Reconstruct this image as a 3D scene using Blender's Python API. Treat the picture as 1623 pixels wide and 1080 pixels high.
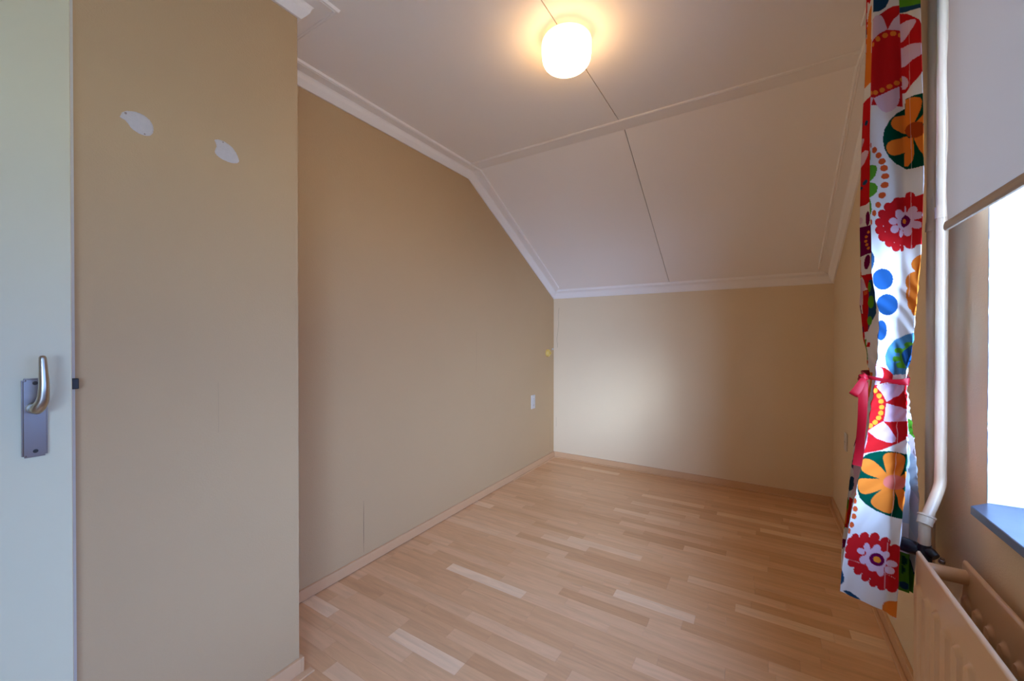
import bpy, bmesh, math, random
import numpy as np
from mathutils import Vector, Matrix
random.seed(7)
for o in list(bpy.data.objects): bpy.data.objects.remove(o)
SC = bpy.context.scene
COL = SC.collection

# ------------------------------------------------------------ camera, world, exposure
cd = bpy.data.cameras.new('camera'); cam = bpy.data.objects.new('camera', cd); COL.objects.link(cam)
cd.sensor_fit = 'HORIZONTAL'; cd.sensor_width = 36.0
cd.lens = 36.0 * 633.07 / 1623.0
cd.clip_start = 0.02
cam.location = (0, 0, 1.25)
cam.rotation_euler = (math.pi/2 - 0.0059, 0, 0.5548)
SC.camera = cam
vs = SC.view_settings
vs.view_transform = 'Standard'; vs.look = 'None'; vs.gamma = 1.0; vs.use_curve_mapping = False
vs.exposure = 1.06
SC.cycles.diffuse_bounces = 8; SC.cycles.max_bounces = 14
SKY, GLOW = 1.4, 34.0
SUN_AZ, SUN_EL, SUN_E = 23.6, 9, 1.0
w = bpy.data.worlds.new('sky'); SC.world = w; w.use_nodes = True
nt = w.node_tree; nt.nodes.clear()
wo = nt.nodes.new('ShaderNodeOutputWorld'); bg = nt.nodes.new('ShaderNodeBackground')
# bright veiled sky: pale blue dome, whiter and brighter round the hazy low sun
SUN_DIR = Vector((math.sin(math.radians(SUN_AZ))*math.cos(math.radians(SUN_EL)), -math.cos(math.radians(SUN_AZ))*math.cos(math.radians(SUN_EL)), math.sin(math.radians(SUN_EL))))
tcw = nt.nodes.new('ShaderNodeTexCoord')
dot = nt.nodes.new('ShaderNodeVectorMath'); dot.operation = 'DOT_PRODUCT'; dot.inputs[1].default_value = SUN_DIR
nt.links.new(tcw.outputs['Generated'], dot.inputs[0])
mx_ = nt.nodes.new('ShaderNodeMath'); mx_.operation = 'MAXIMUM'; mx_.inputs[1].default_value = 0; nt.links.new(dot.outputs['Value'], mx_.inputs[0])
pw = nt.nodes.new('ShaderNodeMath'); pw.operation = 'POWER'; pw.inputs[1].default_value = 10; nt.links.new(mx_.outputs[0], pw.inputs[0])
bg.inputs['Color'].default_value = (0.36, 0.66, 1.6, 1); sxyz = nt.nodes.new('ShaderNodeSeparateXYZ'); nt.links.new(tcw.outputs['Generated'], sxyz.inputs[0])
zg = nt.nodes.new('ShaderNodeMapRange'); zg.inputs['From Min'].default_value = 0; zg.inputs['From Max'].default_value = 1; zg.inputs['To Min'].default_value = SKY; zg.inputs['To Max'].default_value = SKY*4   # overcast dome: zenith about four times the horizon
nt.links.new(sxyz.outputs['Z'], zg.inputs['Value']); nt.links.new(zg.outputs[0], bg.inputs['Strength'])
bg2 = nt.nodes.new('ShaderNodeBackground'); bg2.inputs['Color'].default_value = (0.62, 0.86, 1.45, 1)
ms_ = nt.nodes.new('ShaderNodeMath'); ms_.operation = 'MULTIPLY'; ms_.inputs[1].default_value = GLOW; nt.links.new(pw.outputs[0], ms_.inputs[0])
nt.links.new(ms_.outputs[0], bg2.inputs['Strength'])
ash = nt.nodes.new('ShaderNodeAddShader'); nt.links.new(bg.outputs[0], ash.inputs[0]); nt.links.new(bg2.outputs[0], ash.inputs[1])
nt.links.new(ash.outputs[0], wo.inputs['Surface'])
sl = bpy.data.lights.new('veiled_sun', 'SUN'); sl.energy = SUN_E; sl.angle = math.radians(11); sl.color = (.80, .95, 1.3)
so = bpy.data.objects.new('veiled_sun', sl); COL.objects.link(so); so.location = (6, -8, 5); so.rotation_euler = SUN_DIR.to_track_quat('Z', 'Y').to_euler()
# daylight portal in the window opening (guides sampling only)
pl = bpy.data.lights.new('window_portal', 'AREA'); pl.shape = 'RECTANGLE'; pl.size = 3.15; pl.size_y = 1.55
pl.cycles.is_portal = True
po = bpy.data.objects.new('window_portal', pl); COL.objects.link(po)
po.location = (0.76, -0.13, 1.6); po.rotation_euler = (math.pi/2, 0, math.pi/2)

# ------------------------------------------------------------ dimensions (metres)
XL, XR, YB = -1.844, 0.4725, 3.81
XP, YP = -1.457, 0.843
YN = -2.20
ZC, YK = 2.49, 2.37
SL = 0.535
ZKB = ZC - SL*(YB-YK)
WT = 0.30
WY0, WY1, WZ0, WZ1 = -1.70, 1.432, 0.83, 2.36

# ------------------------------------------------------------ helpers
def rgb(r, g, b):
    f = lambda c: (c/255/12.92) if c/255 <= .04045 else ((c/255+.055)/1.055)**2.4
    return (f(r), f(g), f(b), 1)
def mat(name, col, rough=.6, metal=0, bump=None, var=None, spec=.5, **kw):
    m = bpy.data.materials.new(name); m.use_nodes = True
    n = m.node_tree; b = n.nodes['Principled BSDF']
    b.inputs['Base Color'].default_value = col if len(col) == 4 else (*col, 1)
    b.inputs['Roughness'].default_value = rough; b.inputs['Metallic'].default_value = metal
    b.inputs['Specular IOR Level'].default_value = spec
    for k, v in kw.items(): b.inputs[k.replace('_', ' ')].default_value = v
    tc = n.nodes.new('ShaderNodeTexCoord')
    if bump:
        acc = None
        for sc, st, dist in bump:
            t = n.nodes.new('ShaderNodeTexNoise'); t.inputs['Scale'].default_value = sc; t.inputs['Detail'].default_value = 3
            n.links.new(tc.outputs['Object'], t.inputs['Vector'])
            bp = n.nodes.new('ShaderNodeBump'); bp.inputs['Strength'].default_value = st; bp.inputs['Distance'].default_value = dist
            n.links.new(t.outputs['Fac'], bp.inputs['Height'])
            if acc: n.links.new(acc.outputs['Normal'], bp.inputs['Normal'])
            acc = bp
        n.links.new(acc.outputs['Normal'], b.inputs['Normal'])
    if var:
        sc, amt = var
        t = n.nodes.new('ShaderNodeTexNoise'); t.inputs['Scale'].default_value = sc; t.inputs['Detail'].default_value = 4
        n.links.new(tc.outputs['Object'], t.inputs['Vector'])
        r = n.nodes.new('ShaderNodeMapRange'); r.inputs['To Min'].default_value = 1-amt; r.inputs['To Max'].default_value = 1+amt
        n.links.new(t.outputs['Fac'], r.inputs['Value'])
        mx = n.nodes.new('ShaderNodeVectorMath'); mx.operation = 'SCALE'
        mx.inputs[0].default_value = b.inputs['Base Color'].default_value[:3]
        n.links.new(r.outputs['Result'], mx.inputs['Scale']); n.links.new(mx.outputs['Vector'], b.inputs['Base Color'])
    return m
def link(name, me, m=None, parent=None, smooth=False):
    o = bpy.data.objects.new(name, me); COL.objects.link(o)
    if m: me.materials.append(m)
    if parent: o.parent = parent
    if smooth:
        me.polygons.foreach_set('use_smooth', [True]*len(me.polygons))
    return o
def obj(name, bm, m=None, parent=None, smooth=False):
    bmesh.ops.recalc_face_normals(bm, faces=bm.faces)
    me = bpy.data.meshes.new(name); bm.to_mesh(me); bm.free()
    o = link(name, me, m, parent, False)
    if smooth:
        for p in me.polygons: p.use_smooth = True
        me.set_sharp_from_angle(angle=math.radians(40))
    return o
def tag(o, label=None, cat=None, group=None, kind=None):
    if label: o['label'] = label
    if cat: o['category'] = cat
    if group: o['group'] = group
    if kind: o['kind'] = kind
    return o
def empty(name, loc=(0, 0, 0)):
    o = bpy.data.objects.new(name, None); COL.objects.link(o); o.location = loc; o.empty_display_size = .05
    return o
def box(bm, a, b, bevel=0, seg=2):
    x0, y0, z0 = a; x1, y1, z1 = b
    r = bmesh.ops.create_cube(bm, size=1, matrix=Matrix.Translation(((x0+x1)/2, (y0+y1)/2, (z0+z1)/2)) @ Matrix.Diagonal((abs(x1-x0), abs(y1-y0), abs(z1-z0), 1)))
    if bevel:
        es = list({e for v in r['verts'] for e in v.link_edges})
        bmesh.ops.bevel(bm, geom=es, offset=bevel, segments=seg, affect='EDGES', profile=.5)
    return bm
def B(a, b, bevel=0, seg=2): return box(bmesh.new(), a, b, bevel, seg)
def prism(bm, poly, fn, h0, h1):
    """poly 2D, fn(u,v,h)->3D"""
    A = [bm.verts.new(fn(u, v, h0)) for u, v in poly]; C = [bm.verts.new(fn(u, v, h1)) for u, v in poly]
    n = len(poly); bm.faces.new(A); bm.faces.new(C[::-1])
    for i in range(n): bm.faces.new((A[i], C[i], C[(i+1) % n], A[(i+1) % n]))
    return bm
def tube(bm, pts, r, seg=16, cap=True):
    pts = [Vector(p) for p in pts]; rs = r if isinstance(r, (list, tuple)) else [r]*len(pts)
    rings = []; prev = None
    for i, p in enumerate(pts):
        t = (pts[min(i+1, len(pts)-1)] - pts[max(i-1, 0)]).normalized()
        if prev is None:
            up = Vector((0, 0, 1)) if abs(t.z) < .9 else Vector((1, 0, 0))
            n = t.cross(up).normalized()
        else:
            n = (prev - t*prev.dot(t)).normalized()
        prev = n; b = t.cross(n)
        rings.append([bm.verts.new(p + (n*math.cos(a)+b*math.sin(a))*rs[i]) for a in [2*math.pi*k/seg for k in range(seg)]])
    for i in range(len(rings)-1):
        for k in range(seg):
            bm.faces.new((rings[i][k], rings[i][(k+1) % seg], rings[i+1][(k+1) % seg], rings[i+1][k]))
    if cap: bm.faces.new(rings[0]); bm.faces.new(rings[-1][::-1])
    return bm
def catmull(pts, n=8, closed=False):
    out = []; N = len(pts); P = [np.array(p, float) for p in pts]
    rng = range(N) if closed else range(N-1)
    for i in rng:
        if closed: a, b, c, d = P[i-1], P[i], P[(i+1) % N], P[(i+2) % N]
        else: a, b, c, d = P[max(i-1, 0)], P[i], P[i+1], P[min(i+2, N-1)]
        for k in range(n):
            t = k/n
            out.append(.5*((2*b)+(-a+c)*t+(2*a-5*b+4*c-d)*t*t+(-a+3*b-3*c+d)*t**3))
    if not closed: out.append(P[-1])
    return [tuple(map(float, p)) for p in out]
def lathe(bm, prof, origin, axis=(0, 0, 1), seg=48):
    ax = Vector(axis).normalized(); o = Vector(origin)
    u = ax.orthogonal().normalized(); v = ax.cross(u); rings = []
    for r, h in prof:
        if r < 1e-6: rings.append([bm.verts.new(o+ax*h)])
        else: rings.append([bm.verts.new(o+ax*h+(u*math.cos(2*math.pi*k/seg)+v*math.sin(2*math.pi*k/seg))*r) for k in range(seg)])
    for a, b in zip(rings, rings[1:]):
        for k in range(seg):
            q = [a[k % len(a)], a[(k+1) % len(a)], b[(k+1) % len(b)], b[k % len(b)]]
            q2 = []
            for x in q:
                if x not in q2: q2.append(x)
            if len(q2) > 2: bm.faces.new(q2)
    return bm

# ------------------------------------------------------------ materials
M = {}
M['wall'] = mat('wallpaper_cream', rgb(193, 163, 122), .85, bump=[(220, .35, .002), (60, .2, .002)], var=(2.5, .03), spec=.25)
M['wall2'] = mat('wallpaper_cream_brightened', rgb(224, 203, 168), .85, bump=[(220, .35, .002), (60, .2, .002)], var=(2.5, .03), spec=.25)  # cream wallpaper lightened for back and right walls, standing in for missing light
M['ceil'] = mat('ceiling_white', rgb(242, 237, 230), .6, bump=[(300, .08, .001)], var=(2, .015), spec=.35)
M['trim'] = mat('gloss_white_moulding', rgb(241, 236, 229), .4, spec=.45)
M['gap'] = mat('dark_gap', rgb(40, 33, 28), .9)
M['reveal'] = mat('white_plaster', rgb(188, 196, 202), .8, bump=[(90, .5, .004), (25, .3, .006)], spec=.2)
M['patch'] = mat('filler_patch', rgb(198, 190, 184), .8, bump=[(120, .5, .002)], var=(60, .08), spec=.2)
M['door'] = mat('door_paint', rgb(216, 210, 176), .45, bump=[(180, .06, .001)], var=(3, .02))
M['jamb'] = mat('jamb_paint', rgb(212, 210, 198), .5, var=(40, .04))
M['steel'] = mat('brushed_metal', rgb(150, 138, 130), .34, 1.0, bump=[(400, .05, .0005)])
M['lever'] = mat('satin_lever', rgb(186, 178, 162), .28, 1.0)
M['iron'] = mat('dark_iron', rgb(58, 56, 54), .5, .6)
M['base'] = mat('beech_skirting', rgb(208, 166, 124), .45, var=(9, .05))
M['pipe'] = mat('cream_pipe_paint', rgb(212, 190, 160), .3, bump=[(14, .05, .003)])
M['rad'] = mat('cream_radiator_paint', rgb(220, 184, 144), .3, bump=[(40, .05, .002)])
M['fin'] = mat('dusty_fins', rgb(120, 110, 100), .6)
M['black'] = mat('black_plastic', rgb(26, 28, 33), .35)
M['sill'] = mat('slate_sill', rgb(62, 72, 84), .32, bump=[(30, .1, .002)], var=(12, .15))
M['frame'] = mat('white_window_frame', rgb(235, 236, 236), .35)
M['sock'] = mat('white_socket', rgb(200, 194, 184), .4)
M['hole'] = mat('socket_hole', rgb(40, 40, 42), .6)
M['yel'] = mat('yellowed_cover', rgb(214, 178, 92), .45)
M['rail'] = mat('white_rail', rgb(220, 216, 210), .4)
M['ribbon'] = mat('red_satin', rgb(120, 0, 14), .5, spec=.2)
M['pave'] = mat('pale_paving', rgb(226, 200, 158), .9, var=(1.5, .06))
M['hedge'] = mat('hedge_leaf', rgb(46, 66, 34), .8, bump=[(9, 1.0, .1)], var=(5, .35))

def wood_floor():
    m = bpy.data.materials.new('laminate_beech'); m.use_nodes = True; n = m.node_tree; b = n.nodes['Principled BSDF']; L = n.links.new
    at = n.nodes.new('ShaderNodeAttribute'); at.attribute_name = 'tone'
    sp = n.nodes.new('ShaderNodeSeparateColor'); L(at.outputs['Color'], sp.inputs['Color'])
    ge = n.nodes.new('ShaderNodeNewGeometry')
    cb = n.nodes.new('ShaderNodeCombineXYZ')
    mu = n.nodes.new('ShaderNodeMath'); mu.operation = 'MULTIPLY'; mu.inputs[1].default_value = 40
    L(sp.outputs['Green'], mu.inputs[0]); L(mu.outputs[0], cb.inputs['Z']); L(mu.outputs[0], cb.inputs['X'])
    ad = n.nodes.new('ShaderNodeVectorMath'); ad.operation = 'ADD'; L(ge.outputs['Position'], ad.inputs[0]); L(cb.outputs[0], ad.inputs[1])
    mp = n.nodes.new('ShaderNodeMapping'); mp.inputs['Scale'].default_value = (1.0, 9, 1); L(ad.outputs[0], mp.inputs['Vector'])
    g = n.nodes.new('ShaderNodeTexNoise'); g.inputs['Scale'].default_value = 5; g.inputs['Detail'].default_value = 6; g.inputs['Roughness'].default_value = .6; g.inputs['Distortion'].default_value = .8
    L(mp.outputs[0], g.inputs['Vector'])
    mp2 = n.nodes.new('ShaderNodeMapping'); mp2.inputs['Scale'].default_value = (1.3, 9, 1); L(ad.outputs[0], mp2.inputs['Vector'])
    wv = n.nodes.new('ShaderNodeTexWave'); wv.wave_type = 'RINGS'; wv.inputs['Scale'].default_value = .8; wv.inputs['Distortion'].default_value = 10; wv.inputs['Detail'].default_value = 2; wv.inputs['Detail Scale'].default_value = .7
    L(mp2.outputs[0], wv.inputs['Vector'])
    r = n.nodes.new('ShaderNodeValToRGB'); e = r.color_ramp.elements
    e[0].position = 0; e[0].color = rgb(202, 152, 106); e[1].position = 1; e[1].color = rgb(236, 202, 162)
    x = e.new(.4); x.color = rgb(216, 169, 123); x = e.new(.75); x.color = rgb(224, 180, 136)
    L(sp.outputs['Red'], r.inputs['Fac'])
    mr = n.nodes.new('ShaderNodeMapRange'); mr.inputs['From Min'].default_value = .3; mr.inputs['From Max'].default_value = .7; mr.inputs['To Min'].default_value = .89; mr.inputs['To Max'].default_value = 1.06
    L(g.outputs['Fac'], mr.inputs['Value'])
    mr2 = n.nodes.new('ShaderNodeMapRange'); mr2.inputs['From Min'].default_value = 0; mr2.inputs['From Max'].default_value = .35; mr2.inputs['To Min'].default_value = .94; mr2.inputs['To Max'].default_value = 1.0
    L(wv.outputs['Fac'], mr2.inputs['Value'])
    mm = n.nodes.new('ShaderNodeMath'); mm.operation = 'MULTIPLY'; L(mr.outputs[0], mm.inputs[0]); L(mr2.outputs[0], mm.inputs[1])
    sc = n.nodes.new('ShaderNodeVectorMath'); sc.operation = 'SCALE'; L(r.outputs['Color'], sc.inputs[0]); L(mm.outputs[0], sc.inputs['Scale'])
    L(sc.outputs[0], b.inputs['Base Color']); b.inputs['Roughness'].default_value = .34; b.inputs['Specular IOR Level'].default_value = .45
    return m
M['floor'] = wood_floor()

def glass_mat():
    m = bpy.data.materials.new('window_glass'); m.use_nodes = True; n = m.node_tree; n.nodes.clear()
    o = n.nodes.new('ShaderNodeOutputMaterial'); t = n.nodes.new('ShaderNodeBsdfTransparent'); g = n.nodes.new('ShaderNodeBsdfGlossy'); g.inputs['Roughness'].default_value = 0
    t.inputs['Color'].default_value = (.94, .97, .96, 1)
    f = n.nodes.new('ShaderNodeLayerWeight'); f.inputs['Blend'].default_value = .5; x = n.nodes.new('ShaderNodeMixShader')
    p5 = n.nodes.new('ShaderNodeMath'); p5.operation = 'POWER'; p5.inputs[1].default_value = 5; ma = n.nodes.new('ShaderNodeMath'); ma.operation = 'MULTIPLY_ADD'; ma.inputs[1].default_value = .94; ma.inputs[2].default_value = .04
    n.links.new(f.outputs['Facing'], p5.inputs[0]); n.links.new(p5.outputs[0], ma.inputs[0])
    n.links.new(ma.outputs[0], x.inputs[0]); n.links.new(t.outputs[0], x.inputs[1]); n.links.new(g.outputs[0], x.inputs[2]); n.links.new(x.outputs[0], o.inputs['Surface'])
    return m
M['glass'] = glass_mat()

def cloth_mat(name, col=None, attr=None, trans=.35, weave=900):
    m = bpy.data.materials.new(name); m.use_nodes = True; n = m.node_tree; n.nodes.clear(); L = n.links.new
    o = n.nodes.new('ShaderNodeOutputMaterial'); d = n.nodes.new('ShaderNodeBsdfDiffuse'); t = n.nodes.new('ShaderNodeBsdfTranslucent'); x = n.nodes.new('ShaderNodeMixShader')
    x.inputs[0].default_value = trans
    tc = n.nodes.new('ShaderNodeTexCoord'); nz = n.nodes.new('ShaderNodeTexNoise'); nz.inputs['Scale'].default_value = weave
    L(tc.outputs['Object'], nz.inputs['Vector'])
    bp = n.nodes.new('ShaderNodeBump'); bp.inputs['Strength'].default_value = .15; bp.inputs['Distance'].default_value = .0008; L(nz.outputs['Fac'], bp.inputs['Height'])
    L(bp.outputs[0], d.inputs['Normal'])
    if attr:
        a = n.nodes.new('ShaderNodeAttribute'); a.attribute_name = attr
        L(a.outputs['Color'], d.inputs['Color']); L(a.outputs['Color'], t.inputs['Color'])
    else:
        d.inputs['Color'].default_value = col; t.inputs['Color'].default_value = col
    L(d.outputs[0], x.inputs[1]); L(t.outputs[0], x.inputs[2]); L(x.outputs[0], o.inputs['Surface'])
    return m
M['print'] = cloth_mat('flower_print_cotton', attr='print', trans=.22)
M['blind'] = cloth_mat('grey_blind_fabric', col=rgb(180, 165, 148), trans=.10, weave=600)

def lamp_mat():
    m = bpy.data.materials.new('lit_opal_glass'); m.use_nodes = True; n = m.node_tree; L = n.links.new
    b = n.nodes['Principled BSDF']; b.inputs['Base Color'].default_value = rgb(250, 240, 220); b.inputs['Roughness'].default_value = .2
    b.inputs['Emission Color'].default_value = (1.0, .60, .28, 1)
    tc = n.nodes.new('ShaderNodeTexCoord'); sp = n.nodes.new('ShaderNodeSeparateXYZ'); mr = n.nodes.new('ShaderNodeMapRange'); mr.interpolation_type = 'SMOOTHSTEP'
    mr.inputs['From Min'].default_value = -.012; mr.inputs['From Max'].default_value = -.090; mr.inputs['To Min'].default_value = .8; mr.inputs['To Max'].default_value = 10.5   # bulb hangs in the lower half of the shade
    L(tc.outputs['Object'], sp.inputs[0]); L(sp.outputs['Z'], mr.inputs['Value']); L(mr.outputs[0], b.inputs['Emission Strength'])
    return m
M['lamp'] = lamp_mat()

# ------------------------------------------------------------ outside
o = obj('outside_ground', B((0.9, -14, -3.2), (30, 18, -3.0)), M['pave']); tag(o, kind='structure')

# ------------------------------------------------------------ walls
TOPZ = 2.7
def S(name, bm, m, parent=None, smooth=False):
    o = obj(name, bm, m, parent, smooth)
    if not parent: o['kind'] = 'structure'
    return o
# left wall (back part) with its roofline
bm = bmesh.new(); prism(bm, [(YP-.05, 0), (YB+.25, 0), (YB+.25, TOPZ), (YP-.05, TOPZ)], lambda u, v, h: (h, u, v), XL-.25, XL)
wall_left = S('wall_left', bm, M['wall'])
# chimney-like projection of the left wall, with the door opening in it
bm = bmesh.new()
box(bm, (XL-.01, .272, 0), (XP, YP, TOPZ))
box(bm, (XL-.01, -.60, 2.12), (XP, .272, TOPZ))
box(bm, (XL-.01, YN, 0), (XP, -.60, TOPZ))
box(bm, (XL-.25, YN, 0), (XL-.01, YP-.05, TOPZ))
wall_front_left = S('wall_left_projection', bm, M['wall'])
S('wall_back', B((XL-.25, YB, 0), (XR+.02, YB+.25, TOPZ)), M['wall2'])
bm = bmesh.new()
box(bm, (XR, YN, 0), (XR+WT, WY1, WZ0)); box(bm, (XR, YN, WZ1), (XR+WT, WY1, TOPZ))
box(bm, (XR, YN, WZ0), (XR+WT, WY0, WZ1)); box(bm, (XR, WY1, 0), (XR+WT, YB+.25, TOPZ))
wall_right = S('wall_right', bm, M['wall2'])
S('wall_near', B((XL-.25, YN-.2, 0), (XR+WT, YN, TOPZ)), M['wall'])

# ------------------------------------------------------------ ceiling (panels either side of the joint)
XJ = -0.684; G = .0022
ceiling = S('ceiling', B((XL-.25, YN-.2, TOPZ), (XR+WT, YB+.25, TOPZ+.15)), M['ceil'])
a = math.atan(SL)
for x0, x1 in ((XL, XJ-G), (XJ+G, XR)):
    obj('ceiling_panel', B((x0, YN, ZC), (x1, YK, ZC+.012)), M['ceil'], ceiling)
    bm = bmesh.new()
    prism(bm, [(YK, ZC), (YB, ZKB), (YB, ZKB+.014), (YK, ZC+.014)], lambda u, v, h: (h, u, v), x0, x1)
    obj('sloped_panel', bm, M['ceil'], ceiling)
bm = B((XJ-.02, YN, ZC+.0125), (XJ+.02, YK, ZC+.016))
prism(bm, [(YK, ZC+.0145), (YB, ZKB+.0145), (YB, ZKB+.018), (YK, ZC+.018)], lambda u, v, h: (h, u, v), XJ-.02, XJ+.02)
obj('joint_backing', bm, M['gap'], ceiling)

# cornices: profile (distance from wall, depth below ceiling) lofted between mitred ends
PROF = [(0, -.002), (0, .056), (.010, .057), (.030, .032), (.036, .015), (.041, .0085), (.086, .0075), (.0885, .0112), (.091, .0112), (.0935, .008), (.0965, .008), (.099, .011), (.1015, .0105), (.105, .003), (.107, -.002)]
def run(bm, P0, m0, k0, P1, m1, k1, prof=PROF):
    rings = []
    for P, m, k in ((P0, m0, k0), (P1, m1, k1)):
        P, m, k = Vector(P), Vector(m), Vector(k)
        rings.append([bm.verts.new(P+m*d+k*h) for d, h in prof])
    n = len(prof)
    for i in range(n-1): bm.faces.new((rings[0][i], rings[0][i+1], rings[1][i+1], rings[1][i]))
    bm.faces.new(rings[0]); bm.faces.new(rings[1][::-1])
DN = (0, 0, -1); ca, sa = math.cos(a), math.sin(a)
KK = (0, -math.tan(a/2), -1); KB = (0, 0, -1.13)
bm = bmesh.new(); run(bm, (XL, YP, ZC), (1, 1, 0), DN, (XL, YK, ZC), (1, 0, 0), KK); S('trim_1', bm, M['trim'])
bm = bmesh.new(); run(bm, (XL, YK, ZC), (1, 0, 0), KK, (XL, YB, ZKB), (1, -ca, sa), KB); S('trim_2', bm, M['trim'])
PB = [(0, -.002), (0, .052), (.010, .053), (.022, .034), (.028, .022), (.034, .016), (.050, .012), (.054, .012), (.0565, .0155), (.0595, .0155), (.062, .003), (.062, -.002)]
bm = bmesh.new(); run(bm, (XL, YB, ZKB), (1, -ca, sa), KB, (XR, YB, ZKB), (-1, -ca, sa), KB, [(d*1.0, h) for d, h in PB]); S('trim_3', bm, M['trim'])
bm = bmesh.new(); run(bm, (XR, YB, ZKB), (-1, -ca, sa), KB, (XR, YK, ZC), (-1, 0, 0), KK); S('trim_4', bm, M['trim'])
bm = bmesh.new(); run(bm, (XR, YK, ZC), (-1, 0, 0), KK, (XR, YN, ZC), (-1, 0, 0), DN); S('trim_5', bm, M['trim'])
bm = bmesh.new(); run(bm, (XP, YN, ZC), (1, 0, 0), DN, (XP, YP, ZC), (1, 1, 0), DN); S('trim_6', bm, M['trim'])
bm = bmesh.new(); run(bm, (XP, YP, ZC), (1, 1, 0), DN, (XL, YP, ZC), (1, 1, 0), DN); S('trim_7', bm, M['trim'])
# flat board with a double bead along the crease of the ceiling
KP = [(0, -.002), (0, .0035), (.098, .0035), (.100, .0068), (.1025, .0068), (.105, .004), (.108, .004), (.1105, .0065), (.113, .006), (.115, .001), (.115, -.002)]
bm = bmesh.new(); run(bm, (XL, YK, ZC), (0, -1, 0), DN, (XR, YK, ZC), (0, -1, 0), DN, KP); S('trim_8', bm, M['trim'])

# ------------------------------------------------------------ baseboards
BH, BT = .058, .013
def plinth(name, a_, b_, n=None):
    return S(name, B(a_, b_, .0015, 1), M['base'])
plinth('baseboard_left', (XL, YP+.0, 0.004), (XL+BT, YB-.0, BH))
plinth('baseboard_back', (XL+BT, YB-BT, 0.004), (XR-BT, YB, BH))
plinth('baseboard_right', (XR-BT, YN, 0.004), (XR, YB, BH))
plinth('baseboard_projection', (XP, .29, 0.004), (XP+BT, YP, BH))
plinth('baseboard_projection_end', (XL+BT, YP, 0.004), (XP+BT, YP+BT, BH))
# thin laths that cover the edge of the laminate
def lath(name, a_, b_): return S(name, B(a_, b_, .002, 1), M['base'])
lath('trim_9', (XL+BT, 2.96, 0), (XL+BT+.014, YB-BT, .010))
lath('trim_10', (XL+BT, YB-BT-.014, 0), (XR-BT, YB-BT, .010))
lath('trim_11', (XR-BT-.016, YN, 0), (XR-BT, YB-BT-.014, .010))
lath('trim_12', (XP+BT, .3, 0), (XP+BT+.03, YP+.035, .007))

# ------------------------------------------------------------ floor: laminate strips
floor = S('floor', B((XL-.25, YN-.2, -.2), (XR+WT, YB+.25, -.008)), M['gap'])
rng = random.Random(11)
def strip_mesh(bm_or_none, x0, x1, y0, y1):
    g = .00025
    return (x0+g, y0+g, x1-g, y1-g)
def tone_attr(me, vals):
    at = me.color_attributes.new('tone', 'FLOAT_COLOR', 'POINT')
    at.data.foreach_set('color', np.array(vals, dtype=np.float32).ravel())
far = bmesh.new(); far_t = []
y = YN; row = 0; SWD = .0630
while y < YB-.001:
    y1 = min(y+SWD, YB); x = XL - rng.uniform(0, .42)
    while x < XR:
        ln = rng.choice([.30, .36, .42, .445, .47, .55]); x1 = x+ln
        a0, a1 = max(x, XL), min(x1, XR)
        tone = min(1, max(0, rng.choice([rng.gauss(.42, .12), rng.gauss(.6, .1), rng.gauss(.5, .12), rng.gauss(.84, .12), rng.gauss(.24, .1)]))); off = rng.random()
        if a1-a0 > .004:
            c = strip_mesh(None, a0, a1, y, y1)
            if y > .80 or (y > .6 and a0 > XP):
                b_ = B((c[0], c[1], -.008), (c[2], c[3], 0))
                nv = len(b_.verts); o = obj('laminate_strip', b_, M['floor'], floor); tone_attr(o.data, [(tone, off, 0, 1)]*nv)
            else:
                n0 = len(far.verts); box(far, (c[0], c[1], -.008), (c[2], c[3], 0)); far_t += [(tone, off, 0, 1)]*(len(far.verts)-n0)
        x = x1
    y = y1; row += 1
o = obj('laminate_field', far, M['floor'], floor); tone_attr(o.data, far_t); o['kind'] = 'stuff'

# ------------------------------------------------------------ door
DX = -1.430
door = S('door_1', B((DX-.04, -.59, .008), (DX, .2635, 2.10), .0015, 1), M['door'])
obj('door_jamb', B((XP-.13, .2655, 0), (XP+.006, .2722, 2.12)), M['jamb'], door)
obj('door_latch', B((DX-.021, .2630, 1.124), (DX-.007, .2765, 1.150), .001, 1), M['iron'], door)
hx = DX
pz0, pz1, py0, py1 = .975, 1.157, .1835, .2225
bm = B((hx, py0, pz0), (hx+.0085, py1, pz1))
bmesh.ops.bevel(bm, geom=[e for e in bm.edges if abs(e.verts[0].co.x-e.verts[1].co.x) > .005], offset=.004, segments=4, affect='EDGES')
bmesh.ops.bevel(bm, geom=[e for e in bm.edges if all(v.co.x > hx+.008 for v in e.verts)], offset=.0025, segments=3, affect='EDGES')
plate = obj('door_handle', bm, M['steel'], door, True); tag(plate, 'brushed metal backplate with an upturned lever')
hz, hy = 1.089, .205
bm = lathe(bmesh.new(), [(.0001, .0085), (.0125, .0085), (.0125, .0115), (.0115, .0128), (.0095, .0128), (.009, .022), (.0095, .031), (.0001, .031)], (hx, hy-.004, hz), (1, 0, 0), 32)
obj('handle_collar', bm, M['lever'], plate, True)
pth = catmull([(hx+.028, hy-.006, hz-.004), (hx+.036, hy-.001, hz+.003), (hx+.042, hy+.0045, hz+.020), (hx+.045, hy+.006, hz+.050), (hx+.044, hy+.0055, hz+.085), (hx+.042, hy+.005, hz+.112), (hx+.0415, hy+.005, hz+.1185), (hx+.0413, hy+.005, hz+.1215)], 8)
n_ = len(pth); rr = [float(np.interp(i/(n_-1), [0, .06, .14, .35, .6, .72, .82, .93, 1], [.0075, .0118, .0122, .0095, .0072, .0064, .0058, .0040, .0008])) for i in range(n_)]
obj('lever', tube(bmesh.new(), pth, rr, 16), M['lever'], plate, True)
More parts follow.
